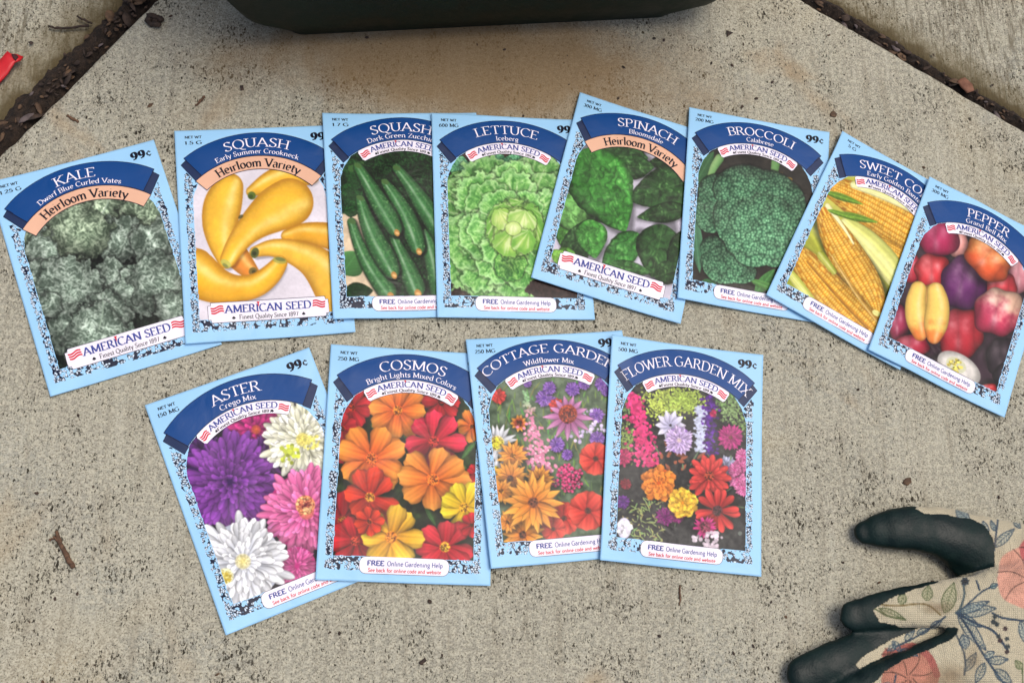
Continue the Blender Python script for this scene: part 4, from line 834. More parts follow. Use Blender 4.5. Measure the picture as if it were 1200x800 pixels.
V_,F_=tubemesh([ringp,ins_],7); bo_=mesh('dried_bud',[tuple(np.array(v)-[bc[0],bc[1],0]) for v in V_],F_,mh[1]); bo_.location=(bc[0],bc[1],0); tag(bo_,'dark curled dried bud lying near the left joint','dried bud')
twig('straw_piece',[[(229,124,.0005,.0006),(234,119,.0006,.0007),(240,113,.0006,.0006)]],mt,'short pale brown straw lying above the crookneck squash packet','straw',seed=21)
twig('straw_piece',[[(79,135,.0005,.0006),(86,140,.0006,.0008),(92,143,.0005,.0005)]],mt,'short brown straw lying on the concrete just beside the left joint','straw',seed=22)
chip('leaf_fragment',[(172,127),(175,122),(180,121),(178,125)],mh[0],'small pointed brown fragment lying above the kale packet','leaf fragment',.0006,seed=23)
chip('leaf_fragment',[(281,101),(285,101),(286,106),(282,107)],mh[1],'dark square crumb lying midway between planter and crookneck squash packet','leaf fragment',.0007,seed=24)
chip('leaf_fragment',[(33,50),(37,49),(40,51),(36,53)],mh[1],'tiny dark oval seed above the red scrap','seed',.0008,seed=6)
chip('leaf_fragment',[(1121,96),(1130,92),(1139,99),(1141,107),(1133,110),(1126,103)],flatmat('leaf_red_brown',L3(104,66,48),L3(134,92,70)),'reddish brown dead leaf wedged in the right hand joint','leaf fragment',.0012,seed=7)
# red scrap on the outer slab
mr=N('red_plastic'); mr.b.inputs['Base Color'].default_value=(*L3(206,32,40),1); mr.b.inputs['Roughness'].default_value=.45
P=[(-14,72),(-2,70),(9,61),(13,64),(19,64),(27,66),(24,71),(18,74),(8,86),(-2,95),(-16,104)]
scrap=bpy.data.objects.new('red_scrap',None); COL.objects.link(scrap); b0=G(5,78); scrap.location=(b0[0],b0[1],0); tag(scrap,'bright red torn scrap with a dark end, on the outer slab at the left edge','scrap')
def scrapmesh(name,pts,zf,mat):
    Q=np.array([G(a,b,.004) for a,b in pts])-np.array(b0); n=len(Q); c=Q.mean(0); V=[(*c,zf(*c)+.0006)]; rr=(.5,1.)
    for s_ in rr: V+=[(*(c+(q-c)*s_),zf(*(c+(q-c)*s_))) for q in Q]
    V+=[(*(c+(q-c)*.98),zf(*(c+(q-c)*.98))-.0014) for q in Q]
    F=[(0,1+(k+1)%n,1+k) for k in range(n)]
    for s_ in range(2): F+=[(1+s_*n+k,1+s_*n+(k+1)%n,1+(s_+1)*n+(k+1)%n,1+(s_+1)*n+k) for k in range(n)]
    F.append(tuple(1+2*n+k for k in range(n))); return mesh(name,V,F,mat,scrap)
zf=lambda x,y:.0035+.0012*math.sin(x*300+y*200)+.1*x
scrapmesh('strip',P,zf,mr.m); scrapmesh('dark_tip',[(14,65),(20,65.5),(22,68),(19,73),(16,70)],lambda x,y:zf(x,y)+.0007,flatmat('scorched_red',L3(60,24,28),L3(92,34,36)))
# ------------------------------------------------------------------ planter
kp=N('dark_green_plastic'); tc=kp.n('ShaderNodeTexCoord').outputs['Object']; nn=kp.noise(tc,60,4,.6); kp.l(kp.mix(kp.ramp(nn,.35,.7),L3(10,26,18),L3(20,38,27)),kp.b.inputs['Base Color'])
kp.l(kp.ramp(nn,.3,.7,.5,.7),kp.b.inputs['Roughness']); kp.l(kp.bump(kp.noise(tc,900,2),.3,.0003),kp.b.inputs['Normal'])
pl0=np.array(G(335,42)); pl1=np.array(G(790,20)); pd=(pl1-pl0); PLW=float(np.hypot(*pd)); pa=math.atan2(pd[1],pd[0])
kp.b.inputs['Specular IOR Level'].default_value=.3
planter=bpy.data.objects.new('planter_box',None); COL.objects.link(planter); pc=(pl0+pl1)/2; planter.location=(pc[0],pc[1],0); planter.rotation_euler=(0,0,pa); tag(planter,'dark green plastic planter standing on the concrete behind the seed packets','planter')
def rrect(hx,y0,y1,r,z,n=7):
    o=[]
    for cx,cy,a in ((hx-r,y0+r,-90),(hx-r,y1-r,0),(-hx+r,y1-r,90),(-hx+r,y0+r,180)):
        for q in range(n): t=math.radians(a+90*q/(n-1)); o.append((cx+r*math.cos(t),cy+r*math.sin(t),z))
    return o
def loft(rings,name,mat,parent,cap0=True,cap1=False):
    n=len(rings[0]); V=[p for r_ in rings for p in r_]; F=[]
    for i in range(len(rings)-1):
        for k in range(n): F.append((i*n+k,i*n+(k+1)%n,(i+1)*n+(k+1)%n,(i+1)*n+k))
    if cap0: F.append(tuple(range(n))[::-1])
    if cap1: F.append(tuple((len(rings)-1)*n+k for k in range(n)))
    return mesh(name,V,F,mat,parent)
h2=PLW/2; dp=.19
def ring(z,out,r=.012,inn=0): return rrect(h2+out-inn,-out*.3+inn,dp+out-inn,r,z)
body=loft([ring(.0,-.004,.008),ring(.0,0,.010),ring(.0015,.0015,.012),ring(.006,.007,.016),ring(.022,.026,.020),ring(.034,.032,.022),ring(.11,.038,.024),ring(.150,.042,.024),ring(.150,.038,.022),ring(.02,.012,.014)],'box_wall',kp.m,planter,True,True)
rim=loft([ring(.1385,.0412,.024),ring(.1385,.049,.028),ring(.1525,.0495,.028),ring(.1545,.048,.027),ring(.1545,.040,.024)],'rim',kp.m,planter,False,False)
po=loft([ring(.13,.034,.02),ring(.131,.0335,.02)],'potting_soil',msoil,planter,False,True)
# ------------------------------------------------------------------ seed packets
PW,PH=82.5,115.7
POSE={'kale': (-0.11301, 0.21193, 0.3712), 'sq1': (-0.03734, 0.23435, 0.13019), 'sq2': (0.03527, 0.24908, 0.09432), 'let': (0.09028, 0.25147, 0.04588), 'spi': (0.15417, 0.26158, -0.24917), 'bro': (0.22566, 0.26212, -0.10975), 'corn': (0.29085, 0.24618, -0.4778), 'pep': (0.34427, 0.22155, -0.42492), 'ast': (-0.0265, 0.10386, 0.40481), 'cos': (0.03951, 0.11701, -0.01611), 'cot': (0.11408, 0.1284, 0.11316), 'flo': (0.17889, 0.12606, -0.07697)}
INFO={ # title, title span, subtitle, span, weight text, heirloom, label
'kale':('KALE',(30.3,49.8),'Dwarf Blue Curled Vates',(20.4,60.4),'1.25 G',1,'seed packet printed with curly grey-green kale leaves, at the far left'),
'sq1':('SQUASH',(25,56.8),'Early Summer Crookneck',(20.3,61.4),'1.5 G',1,'seed packet picturing smooth yellow crookneck squash on a pale ground'),
'sq2':('SQUASH',(25.5,56.8),'Dark Green Zucchini',(23.3,59),'1.7 G',0,'seed packet picturing long dark green zucchini, half covered by the lettuce packet'),
'let':('LETTUCE',(23.9,57.2),'Iceberg',(34.6,46.8),'600 MG',0,'seed packet picturing one pale green head of iceberg lettuce on brown soil'),
'spi':('SPINACH',(25.1,58.2),'Bloomsdale',(32,51.4),'300 MG',1,'seed packet picturing dark crinkled spinach leaves with a peach strip, tilted clockwise'),
'bro':('BROCCOLI',(23.7,61.3),'Calabrese',(34.2,49.8),'200 MG',0,'seed packet picturing a big blue-green broccoli head on near black'),
'corn':('SWEET CORN',(17.8,65),'Early Golden Bantam',(23.3,60),'5 G',0,'seed packet picturing yellow ears of corn, lying under the pepper packet'),
'pep':('PEPPER',(28.1,54),'Grand Bell Mix',(28.4,54),'300 MG',0,'seed packet picturing red, purple, orange and yellow bell peppers'),
'ast':('ASTER',(29.7,53),'Crego Mix',(32.3,49.8),'150 MG',0,'seed packet picturing purple, pink and white aster blooms, leftmost of the bottom row'),
'cos':('COSMOS',(25.4,57.4),'Bright Lights Mixed Colors',(19.3,62.7),'250 MG',0,'seed packet picturing orange, red and yellow cosmos flowers'),
'cot':('COTTAGE GARDEN',(8.2,74.2),'Wildflower Mix',(28.6,54.2),'250 MG',0,'seed packet picturing a meadow with a pink coneflower, a daisy and orange rudbeckia'),
'flo':('FLOWER GARDEN MIX',(9.0,73.4),None,None,'500 MG',0,'seed packet picturing mixed zinnias and marigolds on a dark ground, rightmost of the bottom row'),
}
CURL={ # corner lift in mm: TL, TR, BR, BL
'kale':(.6,.2,.2,1.4),'sq1':(1.2,.2,1.6,.8),'sq2':(.8,.2,.2,1.0),'let':(.6,.3,1.2,.6),'spi':(1.4,.2,2.2,1.0),'bro':(1.0,1.6,.4,.6),'corn':(1.0,.3,1.8,.8),'pep':(1.0,.8,2.2,1.2),'ast':(.9,1.4,.5,1.4),'cos':(1.0,.5,2.4,.9),'cot':(.9,.4,.6,1.2),'flo':(1.2,1.6,1.9,1.0)}
HG=.002; HX0,HY0=-.24,-.02; HN=(360,260)           # running height of what already lies on the slab
HMAP=np.zeros(HN)
def hsample(x,y):
    i=np.clip(((x-HX0)/HG).astype(int),1,HN[0]-2); j=np.clip(((y-HY0)/HG).astype(int),1,HN[1]-2)
    return np.maximum.reduce([HMAP[i,j],HMAP[i+1,j],HMAP[i-1,j],HMAP[i,j+1],HMAP[i,j-1]])
class Packet:
    def __init__(s,key,idx):
        s.key=key; s.x,s.y,s.t=POSE[key]; s.c,s.s=math.cos(s.t),math.sin(s.t); s.seed=100+idx*7; s.cu=CURL[key]
        u,v=np.meshgrid(np.linspace(0,PW,34),np.linspace(0,PH,46)); X,Y=s.xy(u,v); H=hsample(X,Y)
        # thin card stock: stiff tilt blended with a soft drape over what lies beneath
        def blur(Z):
            Q=np.pad(Z,1,mode='reflect',reflect_type='odd'); return (Q[:-2,1:-1]+Q[2:,1:-1]+Q[1:-1,:-2]+Q[1:-1,2:]+2*Z)/6
        Z=H.copy()
        for _ in range(260): Z=np.maximum(H,blur(Z))
        for _ in range(14): Z=blur(Z)
        Z+=max(0,(H-Z).max())*.6+.00015; s.Zg=Z; s.z0=float(Z.min())
        top=s.top(u,v)+.00025
        i=((X-HX0)/HG).astype(int); j=((Y-HY0)/HG).astype(int)
        for di in (0,1):
            for dj in (0,1): np.maximum.at(HMAP,(i+di,j+dj),top)
        s.root=bpy.data.objects.new('seed_packet',None); COL.objects.link(s.root); s.root.location=(s.x,s.y,s.z0); s.root.rotation_euler=(0,0,s.t); s.root.empty_display_size=.02
    def xy(s,u,v):
        a=(u-PW/2)/1000; b=(PH/2-v)/1000; return s.x+s.c*a-s.s*b, s.y+s.s*a+s.c*b
    def bot(s,u,v):
        p=u/PW; q=v/PH; tl,tr,br,bl=s.cu; n=2.4
        c=.85*(tl*((1-p)**n)*((1-q)**n)+tr*p**n*(1-q)**n+br*p**n*q**n+bl*(1-p)**n*q**n)
        w=.5*(fbm(u,v,34,s.seed,2))*np.clip(np.minimum(np.minimum(p,1-p),np.minimum(q,1-q))*8,0,1)+.35*fbm(u*0+q*30,p*3,9,s.seed+3,1)*0
        e=.7*(vnoise(v/23+u/60,u*0+3.3,s.seed+5))*(np.abs(2*p-1)**4)+.6*(vnoise(u/25+v/70,u*0+7.3,s.seed+6))*(np.abs(2*q-1)**4)
        gx=np.clip(p*33,0,32.999); gy=np.clip(q*45,0,44.999); i=gy.astype(int); j=gx.astype(int); fx=gx-j; fy=gy-i; Z=s.Zg
        z=(Z[i,j]*(1-fx)+Z[i,j+1]*fx)*(1-fy)+(Z[i+1,j]*(1-fx)+Z[i+1,j+1]*fx)*fy
        return z+(c+w+e)/1000
    def thick(s,u,v):
        p=np.clip(u/PW,0,1); q=np.clip(v/PH,0,1); d=np.minimum(np.minimum(p,1-p)*PW,np.minimum(q,1-q)*PH)
        pil=(1-np.exp(-(d/9)**2)); n=fbm(u+31,v,26,s.seed+9,2); n2=fbm(u,v+11,13,s.seed+11,1)
        return (.26+pil*(.42+.6*(n-.35)+.10*(n2-.5))+.35*pil*sst(.25,.9,q))/1000
    def top(s,u,v): return s.bot(u,v)+s.thick(u,v)
    def place(s,u,v,lay):        # local coords of a printed point
        return np.stack([(u-PW/2)/1000,(PH/2-v)/1000,s.top(u,v)-s.z0+lay/1000],-1)
    def sheet(s,name,U,V,lay,mat,parent,mask=None):
        P=s.place(U,V,lay).reshape(-1,3); F=gridfaces(*U.shape,mask)
        P,F,_=compact(P,F); return mesh(name,P,F,mat,parent)
def arc(r,th): return 41+r*np.sin(th), 61-r*np.cos(th)
def arc_strip(pk,name,r0,r1,a0,a1,lay,mat,parent,n=60,m=10,notch=0):
    th,q=np.meshgrid(np.radians(np.linspace(a0,a1,n)),np.linspace(0,1,m),indexing='xy')
    r=r0+(r1-r0)*q
    if notch:     # ends step in near both corners
        e=np.abs(np.linspace(-1,1,n))[None,:]; k=np.clip((e-.96)/.04,0,1); r=r0+(r1-r0)*(q*(1-k*.42)+k*.21)
    U,V=arc(r,th); return pk.sheet(name,U,V,lay,mat,parent)
def poly_sheet(pk,name,pts,lay,mat,parent,n=10):   # quad a b c d -> bilinear grid
    a,b,c,d=[np.array(p,float) for p in pts]; p,q=np.meshgrid(np.linspace(0,1,n),np.linspace(0,1,n))
    P=a*((1-p)*(1-q))[...,None]+b*(p*(1-q))[...,None]+c*(p*q)[...,None]+d*((1-p)*q)[...,None]
    return pk.sheet(name,P[...,0],P[...,1],lay,mat,parent)
def rbox(pk,name,x0,y0,x1,y1,rad,lay,mat,parent,concave=False,n=60,m=14):
    U=np.linspace(x0,x1,n); out=np.zeros((m,n)); e=np.minimum(U-x0,x1-U); k=np.clip(e/rad,0,1)
    ins=(rad-rad*np.sqrt(np.clip(1-(1-k)**2,0,1))) if not concave else np.where(e<rad*.75,rad*.9,0)
    q=np.linspace(0,1,m)[:,None]; V=(y0+ins)*(1-q)+(y1-ins)*q; UU=np.repeat(U[None],m,0)
    return pk.sheet(name,UU,V,lay,mat,parent)
def write(pk,name,txt,mat,parent,kind,span,height,weight=.13,contrast=.75,serifs=True,lay=.2,base_r=50,base_v=0,slope=0):
    if kind=='arc':
        x0,x1=span; a0=math.asin((x0-41)/base_r); a1=math.asin((x1-41)/base_r); wid=base_r*(a1-a0)
        f=lambda x,y:arc(base_r+y,x/base_r); V,F=lettering(name,txt,mat,parent,f,height,wid,base_r*a0,weight,contrast,serifs,lay)
    else:
        x0,x1=span; f=lambda x,y:(x,base_v-y+slope*(x-x0)); V,F=lettering(name,txt,mat,parent,f,height,x1-x0,x0,weight,contrast,serifs,lay)
    P=np.stack([(V[:,0]-PW/2)/1000,(PH/2-V[:,1])/1000,pk.top(V[:,0],V[:,1])-pk.z0+V[:,2]/1000],1)
    return mesh(name,P,F,mat,parent,sm=False)
def bits(pk,name,polys,mat,parent,lay):    # small convex printed marks
    V=[];F=[];n=0
    for k,p in enumerate(polys):
        p=np.array(p,float); V.append(np.stack([(p[:,0]-PW/2)/1000,(PH/2-p[:,1])/1000,pk.top(p[:,0],p[:,1])-pk.z0+(lay+.004*k)/1000],1)); F.append(tuple(range(n,n+len(p)))); n+=len(p)
    return mesh(name,np.concatenate(V),F,mat,parent,sm=False)
def flag(pk,parent,cx,cy,w,h,rot,lay,fl=1):
    polys=[]; c,s_=math.cos(rot),math.sin(rot)
    for r in range(3):
        xs=np.linspace(-w/2,w/2,9); yw=np.sin((xs/w+.5)*2*math.pi)*h*.12*fl
        yc=(r-1)*h*.36+yw; t=h*.115
        for i in range(8):
            q=[(xs[i],yc[i]-t),(xs[i+1],yc[i+1]-t),(xs[i+1],yc[i+1]+t),(xs[i],yc[i]+t)]
            polys.append([(cx+a*c-b*s_,cy+a*s_+b*c) for a,b in q])
    return bits(pk,'flag_emblem',polys,M['red'],parent,lay)
def spade(cx,cy,r,rot=0):
    out=[]
    for dx,dy,k in ((-.5,.2,.55),(.5,.2,.55),(0,-.35,.6),(0,.7,.3)):
        out.append([(cx+r*(dx*math.cos(rot)-dy*math.sin(rot)+k*math.cos(t)),cy+r*(dx*math.sin(rot)+dy*math.cos(rot)+k*math.sin(t))) for t in np.linspace(0,6.28,9)[:-1]])
    return out
def rim_arc(r,a0,a1,t,n=40):
    th=np.radians(np.linspace(a0,a1,n)); out=[]
    for i in range(n-1):
        p=[arc(r-t,th[i]),arc(r-t,th[i+1]),arc(r+t,th[i+1]),arc(r+t,th[i])]; out.append([(float(x),float(y)) for x,y in p])
    return out
def seg(a,b,t):
    a=np.array(a,float);b=np.array(b,float);d=b-a;d/=np.hypot(*d);n=np.array([-d[1],d[0]])*t; return [tuple(a+n),tuple(b+n),tuple(b-n),tuple(a-n)]
def outline(pts,t,closed=True):
    n=len(pts); return [seg(pts[i],pts[(i+1)%n],t) for i in range(n if closed else n-1)]
def make_packet(key,idx):
    pk=Packet(key,idx); R=pk.root; title,tsp,sub,ssp,wt,heir,label=INFO[key]
    tag(R,label,'seed packet','seed packets laid out in two rows')
    # paper envelope, closed and slightly plump
    nu,nv=84,117; u,v=np.meshgrid(np.linspace(0,PW,nu),np.linspace(0,PH,nv))
    T=pk.place(u,v,0).reshape(-1,3); B=T.copy(); B[:,2]=(pk.bot(u,v)-pk.z0).ravel(); F=gridfaces(nv,nu); n=nu*nv
    ring=[(0,j) for j in range(nu)]+[(i,nu-1) for i in range(1,nv)]+[(nv-1,j) for j in range(nu-2,-1,-1)]+[(i,0) for i in range(nv-2,0,-1)]
    rid=np.array([i*nu+j for i,j in ring]); nx=np.roll(rid,-1); side=np.stack([rid,nx,nx+n,rid+n],1)
    body=mesh('envelope',np.concatenate([T,B]),np.concatenate([F,F[:,::-1]+n,side]),M['paper'],R,sm=True)
    # picture and vine border, printed
    a=Art(key,c3(0,0,0),idx+3); PIC[key](a); photo_finish(a,idx); oc,ink,pap=ornament(a,idx+50); pm,om=masks(a,idx)
    q=lambda m:(m[:-1,:-1]&m[1:,1:])
    P=pk.place(a.u,a.v,.03).reshape(-1,3)
    V,Fc,Cc=compact(P,gridfaces(*a.u.shape,q(pm)),a.C.reshape(-1,3)); mesh('picture',V,Fc,M['print'],R,colors=Cc)
    om2=om&((ink>.15)|(pap>.3)); V,Fc,Cc=compact(P,gridfaces(*a.u.shape,q(om2)&~q(pm)),oc.reshape(-1,3)); mesh('vine_border',V,Fc,M['print'],R,colors=Cc)
    # banner with folded ends
    B_=arc_strip(pk,'banner',58.3,45,-39.5,39.5,.07,M['navy'],R)
    for pts in ([(5.2,16.8),(2.4,19.8),(9.6,29.4),(12.6,26.6)],[(76.8,16.8),(79.6,19.8),(72.4,29.4),(69.4,26.6)]):
        f=poly_sheet(pk,'banner_fold',pts,.05,M['fold'],R); bits(pk,'fold_outline',outline(pts,.13),M['ink'],f,.06)
    e=[[float(z) for z in arc(r,math.radians(t))] for r,t in ((45,-39.5),(58.3,-39.5),(58.3,39.5),(45,39.5))]
    bits(pk,'banner_outline',rim_arc(58.3,-39.5,39.5,.14)+rim_arc(45,-39.5,39.5,.14)+[seg(e[0],e[1],.14),seg(e[2],e[3],.14)],M['ink'],B_,.085)
    if sub:
        br=50 if idx!=10 else 50
        if key=='cot': write(pk,'title_lettering',title,M['white'],B_,'arc',tsp,4.6,.105,.75,base_r=51.4)
        else: write(pk,'title_lettering',title,M['white'],B_,'arc',tsp,5.1,.105,.75,base_r=50.2)
        write(pk,'variety_lettering',sub,M['white'],B_,'arc',ssp,2.6,.125,.6,base_r=46.3)
    else: write(pk,'title_lettering',title,M['white'],B_,'arc',tsp,5.4,.105,.75,base_r=49.2)
    if heir:
        H=arc_strip(pk,'peach_strip',44.9,37.4,-45,45,.09,M['peach'],R)
        bits(pk,'strip_outline',rim_arc(44.9,-45,45,.12)+rim_arc(37.4,-45,45,.16)+[seg(arc(44.9,-.785),arc(37.4,-.785),.13),seg(arc(44.9,.785),arc(37.4,.785),.13)],M['ink'],H,.105)
        write(pk,'strip_lettering','Heirloom Variety',M['black'],H,'arc',(21.0,61.0),4.6,.175,.66,base_r=38.8,lay=.22)
        x0,x1,y0,y1=11.6,70.4,95.6,106.2
        L=rbox(pk,'seed_company_label',x0,y0,x1,y1,1.8,.09,M['white'],R,True)
        bits(pk,'label_outline',outline([(x0,y0+1.6),(x0+1.4,y0+1.6),(x0+1.4,y0),(x1-1.4,y0),(x1-1.4,y0+1.6),(x1,y0+1.6),(x1,y1-1.6),(x1-1.4,y1-1.6),(x1-1.4,y1),(x0+1.4,y1),(x0+1.4,y1-1.6),(x0,y1-1.6)],.1),M['ink'],L,.105)
        write(pk,'company_lettering','AMERICAN SEED',M['logoblue'],L,'line',(19.8,61.8),4.0,.17,.7,base_v=101.4)
        write(pk,'slogan_lettering','Finest Quality Since 1897',M['black'],L,'line',(26.5,55.2),2.3,.14,.55,base_v=104.9)
        [bits(pk,'leaf_emblem',spade(x_,104,.85),M['black'],L,.13) for x_ in (23.8,57.8)]
        flag(pk,L,16.1,99.4,6.2,3.6,-.12,.12); flag(pk,L,65.7,99.4,6.2,3.6,.12,.12,-1)
        bits(pk,'red_point',[[(35.2,96.2),(36.8,96.2),(36.0,97.9)],[(35.6,97.6),(36.4,97.6),(36,99)]],M['red'],L,.24)
    else:
        L=arc_strip(pk,'seed_company_label',44.9,38.3,-32.5,32.5,.09,M['white'],R,notch=1)
        bits(pk,'label_outline',rim_arc(38.3,-31.2,31.2,.1)+[seg(arc(43.5,math.radians(s*32.5)),arc(39.7,math.radians(s*32.5)),.1) for s in (-1,1)],M['ink'],L,.105)
        write(pk,'company_lettering','AMERICAN SEED',M['logoblue'],L,'arc',(24.6,57.6),2.9,.16,.6,base_r=41.1)
        write(pk,'slogan_lettering','Finest Quality Since 1897',M['black'],L,'arc',(28,54.4),1.5,.18,.5,base_r=38.9,lay=.17)
        [bits(pk,'leaf_emblem',spade(*[float(t) for t in arc(39.6,q_)],.7,q_),M['black'],L,.13) for q_ in (-.36,.36)]
        for s_ in (-1,1):
            fx,fy=arc(41.7,s_*.49); flag(pk,L,float(fx),float(fy),4.9,3.0,s_*.49,.12,-s_)
        bits(pk,'red_point',[[(37.1,16.5),(38.3,16.5),(37.7,17.8)]],M['red'],L,.24)
        L=rbox(pk,'help_label',19.9,104.0,62.5,111.9,3.0,.09,M['white'],R)
        cs=[(62.5-3+3*math.cos(t),107.0+-3*math.sin(t)) for t in np.radians([0,30,60,90])]+[(22.9-3*math.sin(t),107.0-3*math.cos(t)) for t in np.radians([0,30,60,90])]
        cs+=[(22.9-3*math.cos(t),108.9+3*math.sin(t)) for t in np.radians([0,30,60,90])]+[(59.5+3*math.sin(t),108.9+3*math.cos(t)) for t in np.radians([0,30,60,90])]
        bits(pk,'label_outline',outline(cs,.09),M['ink'],L,.105)
        write(pk,'help_lettering','FREE',M['logoblue'],L,'line',(23.6,31.6),2.2,.2,.1,False,base_v=108.1)
        write(pk,'help_lettering','Online Gardening Help',M['logoblue'],L,'line',(33,59.4),2.2,.13,.1,False,base_v=108.1)
        write(pk,'website_lettering','See back for online code and website',M['red'],L,'line',(24.2,58.8),1.65,.15,.1,False,base_v=111.0)
    # price and weight
    write(pk,'price_lettering','99',M['black'],R,'line',(69.0,76.4),4.4,.26,.6,False,base_v=8.3,lay=.06)
    write(pk,'price_lettering','¢',M['black'],R,'line',(76.8,79.3),3.0,.2,.5,False,base_v=7.9,lay=.06)
    write(pk,'weight_lettering','NET WT',M['black'],R,'line',(5.0,13.4),1.4,.2,.5,True,base_v=4.7,lay=.06)
    ww=10.6*len(wt)/6; write(pk,'weight_lettering',wt,M['black'],R,'line',(9.1-ww/2,9.1+ww/2),2.0,.17,.5,True,base_v=8.2,lay=.06)
    return pk
for i,k in enumerate(['kale','sq1','sq2','let','spi','bro','corn','pep','ast','cos','cot','flo']): make_packet(k,i)
# ------------------------------------------------------------------ garden glove, seen from the back of the hand
def glove():
    def fing(pts,n=15,flat=.85):
        Q=np.array([(*G(a,b,z),z,r_) for a,b,z,r_ in pts]); t=np.linspace(0,len(Q)-1,n*2); P=np.stack([np.interp(t,range(len(Q)),Q[:,k]) for k in range(4)],1)
        for _ in range(4): P[1:-1]=(P[:-2]+2*P[1:-1]+P[2:])/4
        return P
    mm=.00046     # metres per photo pixel at this height
    R_=lambda p:p*mm*.93
    F_=dict(
     thumb=[(1014,623,.0055,R_(15)),(1036,619,.0075,R_(23)),(1070,618,.0085,R_(27)),(1100,622,.009,R_(29)),(1135,632,.0095,R_(31)),(1175,645,.010,R_(38)),(1230,665,.011,R_(48))],
     index=[(1000,721,.0115,R_(18)),(1030,715,.013,R_(21)),(1070,709,.0145,R_(24)),(1115,706,.0165,R_(28)),(1160,705,.020,R_(34)),(1220,700,.021,R_(44))],
     middle=[(940,789,.0065,R_(21)),(965,781,.0075,R_(24)),(1000,768,.0078,R_(26)),(1045,751,.0085,R_(25)),(1085,738,.007,R_(22)),(1130,730,.007,R_(20)),(1180,735,.010,R_(28))],
     ring=[(985,822,.0105,R_(21)),(1015,810,.012,R_(24)),(1050,797,.0145,R_(27)),(1095,778,.0165,R_(30)),(1140,765,.018,R_(33)),(1200,762,.019,R_(40))],
     pinky=[(1060,858,.008,R_(19)),(1100,846,.0085,R_(22)),(1150,832,.0095,R_(24)),(1210,815,.012,R_(30))])
    # signed distance of tapering capsules, blended softly at the palm, then meshed on a voxel grid
    x0,y0=G(890,900); x0-=.012; xa,ya=G(1330,560); x1=max(xa,G(1330,900)[0]); y1=ya+.02; y0=min(y0,G(1200,900)[1])
    st=.0011; xs=np.arange(x0,x1+.05,st); ys=np.arange(y0-.01,y1,st); zs=np.arange(-.002,.046,st)
    X,Y,Z=np.meshgrid(xs,ys,zs,indexing='ij',sparse=False); X=X.astype(np.float32);Y=Y.astype(np.float32);Z=Z.astype(np.float32)
    def cap(P,fl):
        D=np.full(X.shape,1.,np.float32)
        for a,b in zip(P[:-1],P[1:]):
            d=(b-a)[:3].copy(); L2=float(d[0]**2+d[1]**2)+1e-12
            k=np.clip(((X-a[0])*d[0]+(Y-a[1])*d[1])/L2,0,1); r=a[3]+k*(b[3]-a[3])
            q=np.sqrt((X-a[0]-k*d[0])**2+(Y-a[1]-k*d[1])**2+((Z-a[2]-k*d[2])/fl)**2)-r; D=np.minimum(D,q)
        return D
    fl=dict(thumb=.58,index=.5,middle=.5,ring=.5,pinky=.5)
    SD={k:cap(fing(v,9 if k!='x' else 9)[::2],fl[k]) for k,v in F_.items()}
    def ellipsoid(px,py,z,rx,ry,rz,an):
        c=G(px,py,z); u=(X-c[0])*math.cos(an)+(Y-c[1])*math.sin(an); v=-(X-c[0])*math.sin(an)+(Y-c[1])*math.cos(an)
        q=np.sqrt((u/rx)**2+(v/ry)**2+((Z-z)/rz)**2); return (q-1)*min(rx,ry,rz)
    palm=np.minimum(ellipsoid(1262,765,.013,.064,.052,.0165,-.15),ellipsoid(1240,720,.012,.052,.036,.0155,-.1))
    web=ellipsoid(1166,668,.0055,.036,.020,.006,-.75)
    def smin(a,b,k): h=np.clip(.5+.5*(b-a)/k,0,1); return b*(1-h)+a*h-k*h*(1-h)
    low=smin(SD['thumb'],web,.004); 
    hand=palm
    for k in ('index','middle','ring','pinky'): hand=smin(hand,SD[k],.003)
    # the back of the hand is a flap lying over the thumb root: keep a crease between them
    D=smin(low,hand+.0004,.0012)
    nz=lambda s,a,sd:(fbm(X[:,:,0]*1000,Y[:,:,0]*1000,s,sd,3)-.5)[:,:,None]*a
    cr=fbm((X[:,:,0]*.35+Y[:,:,0])*1000,(Y[:,:,0]*.3-X[:,:,0])*1000*.35,6.5,88,3)
    D=D+nz(19,.0016,71)+nz(6,.0003,73)+(np.abs(cr-.5)[:,:,None]-.12)*.0020
    D=np.maximum(D,-(Z-.0004))
    # surface nets
    S_=(D<0); c=S_[:-1,:-1,:-1].astype(np.int8)
    for i in (0,1):
        for j in (0,1):
            for k in (0,1):
                if i+j+k: c=c+S_[i:S_.shape[0]-1+i,j:S_.shape[1]-1+j,k:S_.shape[2]-1+k]
    act=(c>0)&(c<8); idx=-np.ones(act.shape,int); ii=np.argwhere(act); idx[act]=np.arange(len(ii))
    P=np.zeros((len(ii),3)); cnt=np.zeros(len(ii)); I,J,K=ii.T
    off=[(0,0,0),(1,0,0),(0,1,0),(0,0,1),(1,1,0),(1,0,1),(0,1,1),(1,1,1)]; edges=[(a,b) for a in range(8) for b in range(a+1,8) if sum(abs(p-q) for p,q in zip(off[a],off[b]))==1]
    for a,b in edges:
        oa,ob=np.array(off[a]),np.array(off[b]); da=D[I+oa[0],J+oa[1],K+oa[2]]; db=D[I+ob[0],J+ob[1],K+ob[2]]; m=(da<0)!=(db<0)
        t=np.where(m,da/(da-db+1e-12*(da==db)),0); p=oa+(ob-oa)*t[:,None]; P[m]+=p[m]; cnt[m]+=1
    P=P/cnt[:,None]+ii; V=np.stack([xs[0]+P[:,0]*st,ys[0]+P[:,1]*st,zs[0]+P[:,2]*st],1)
    Fq=[]
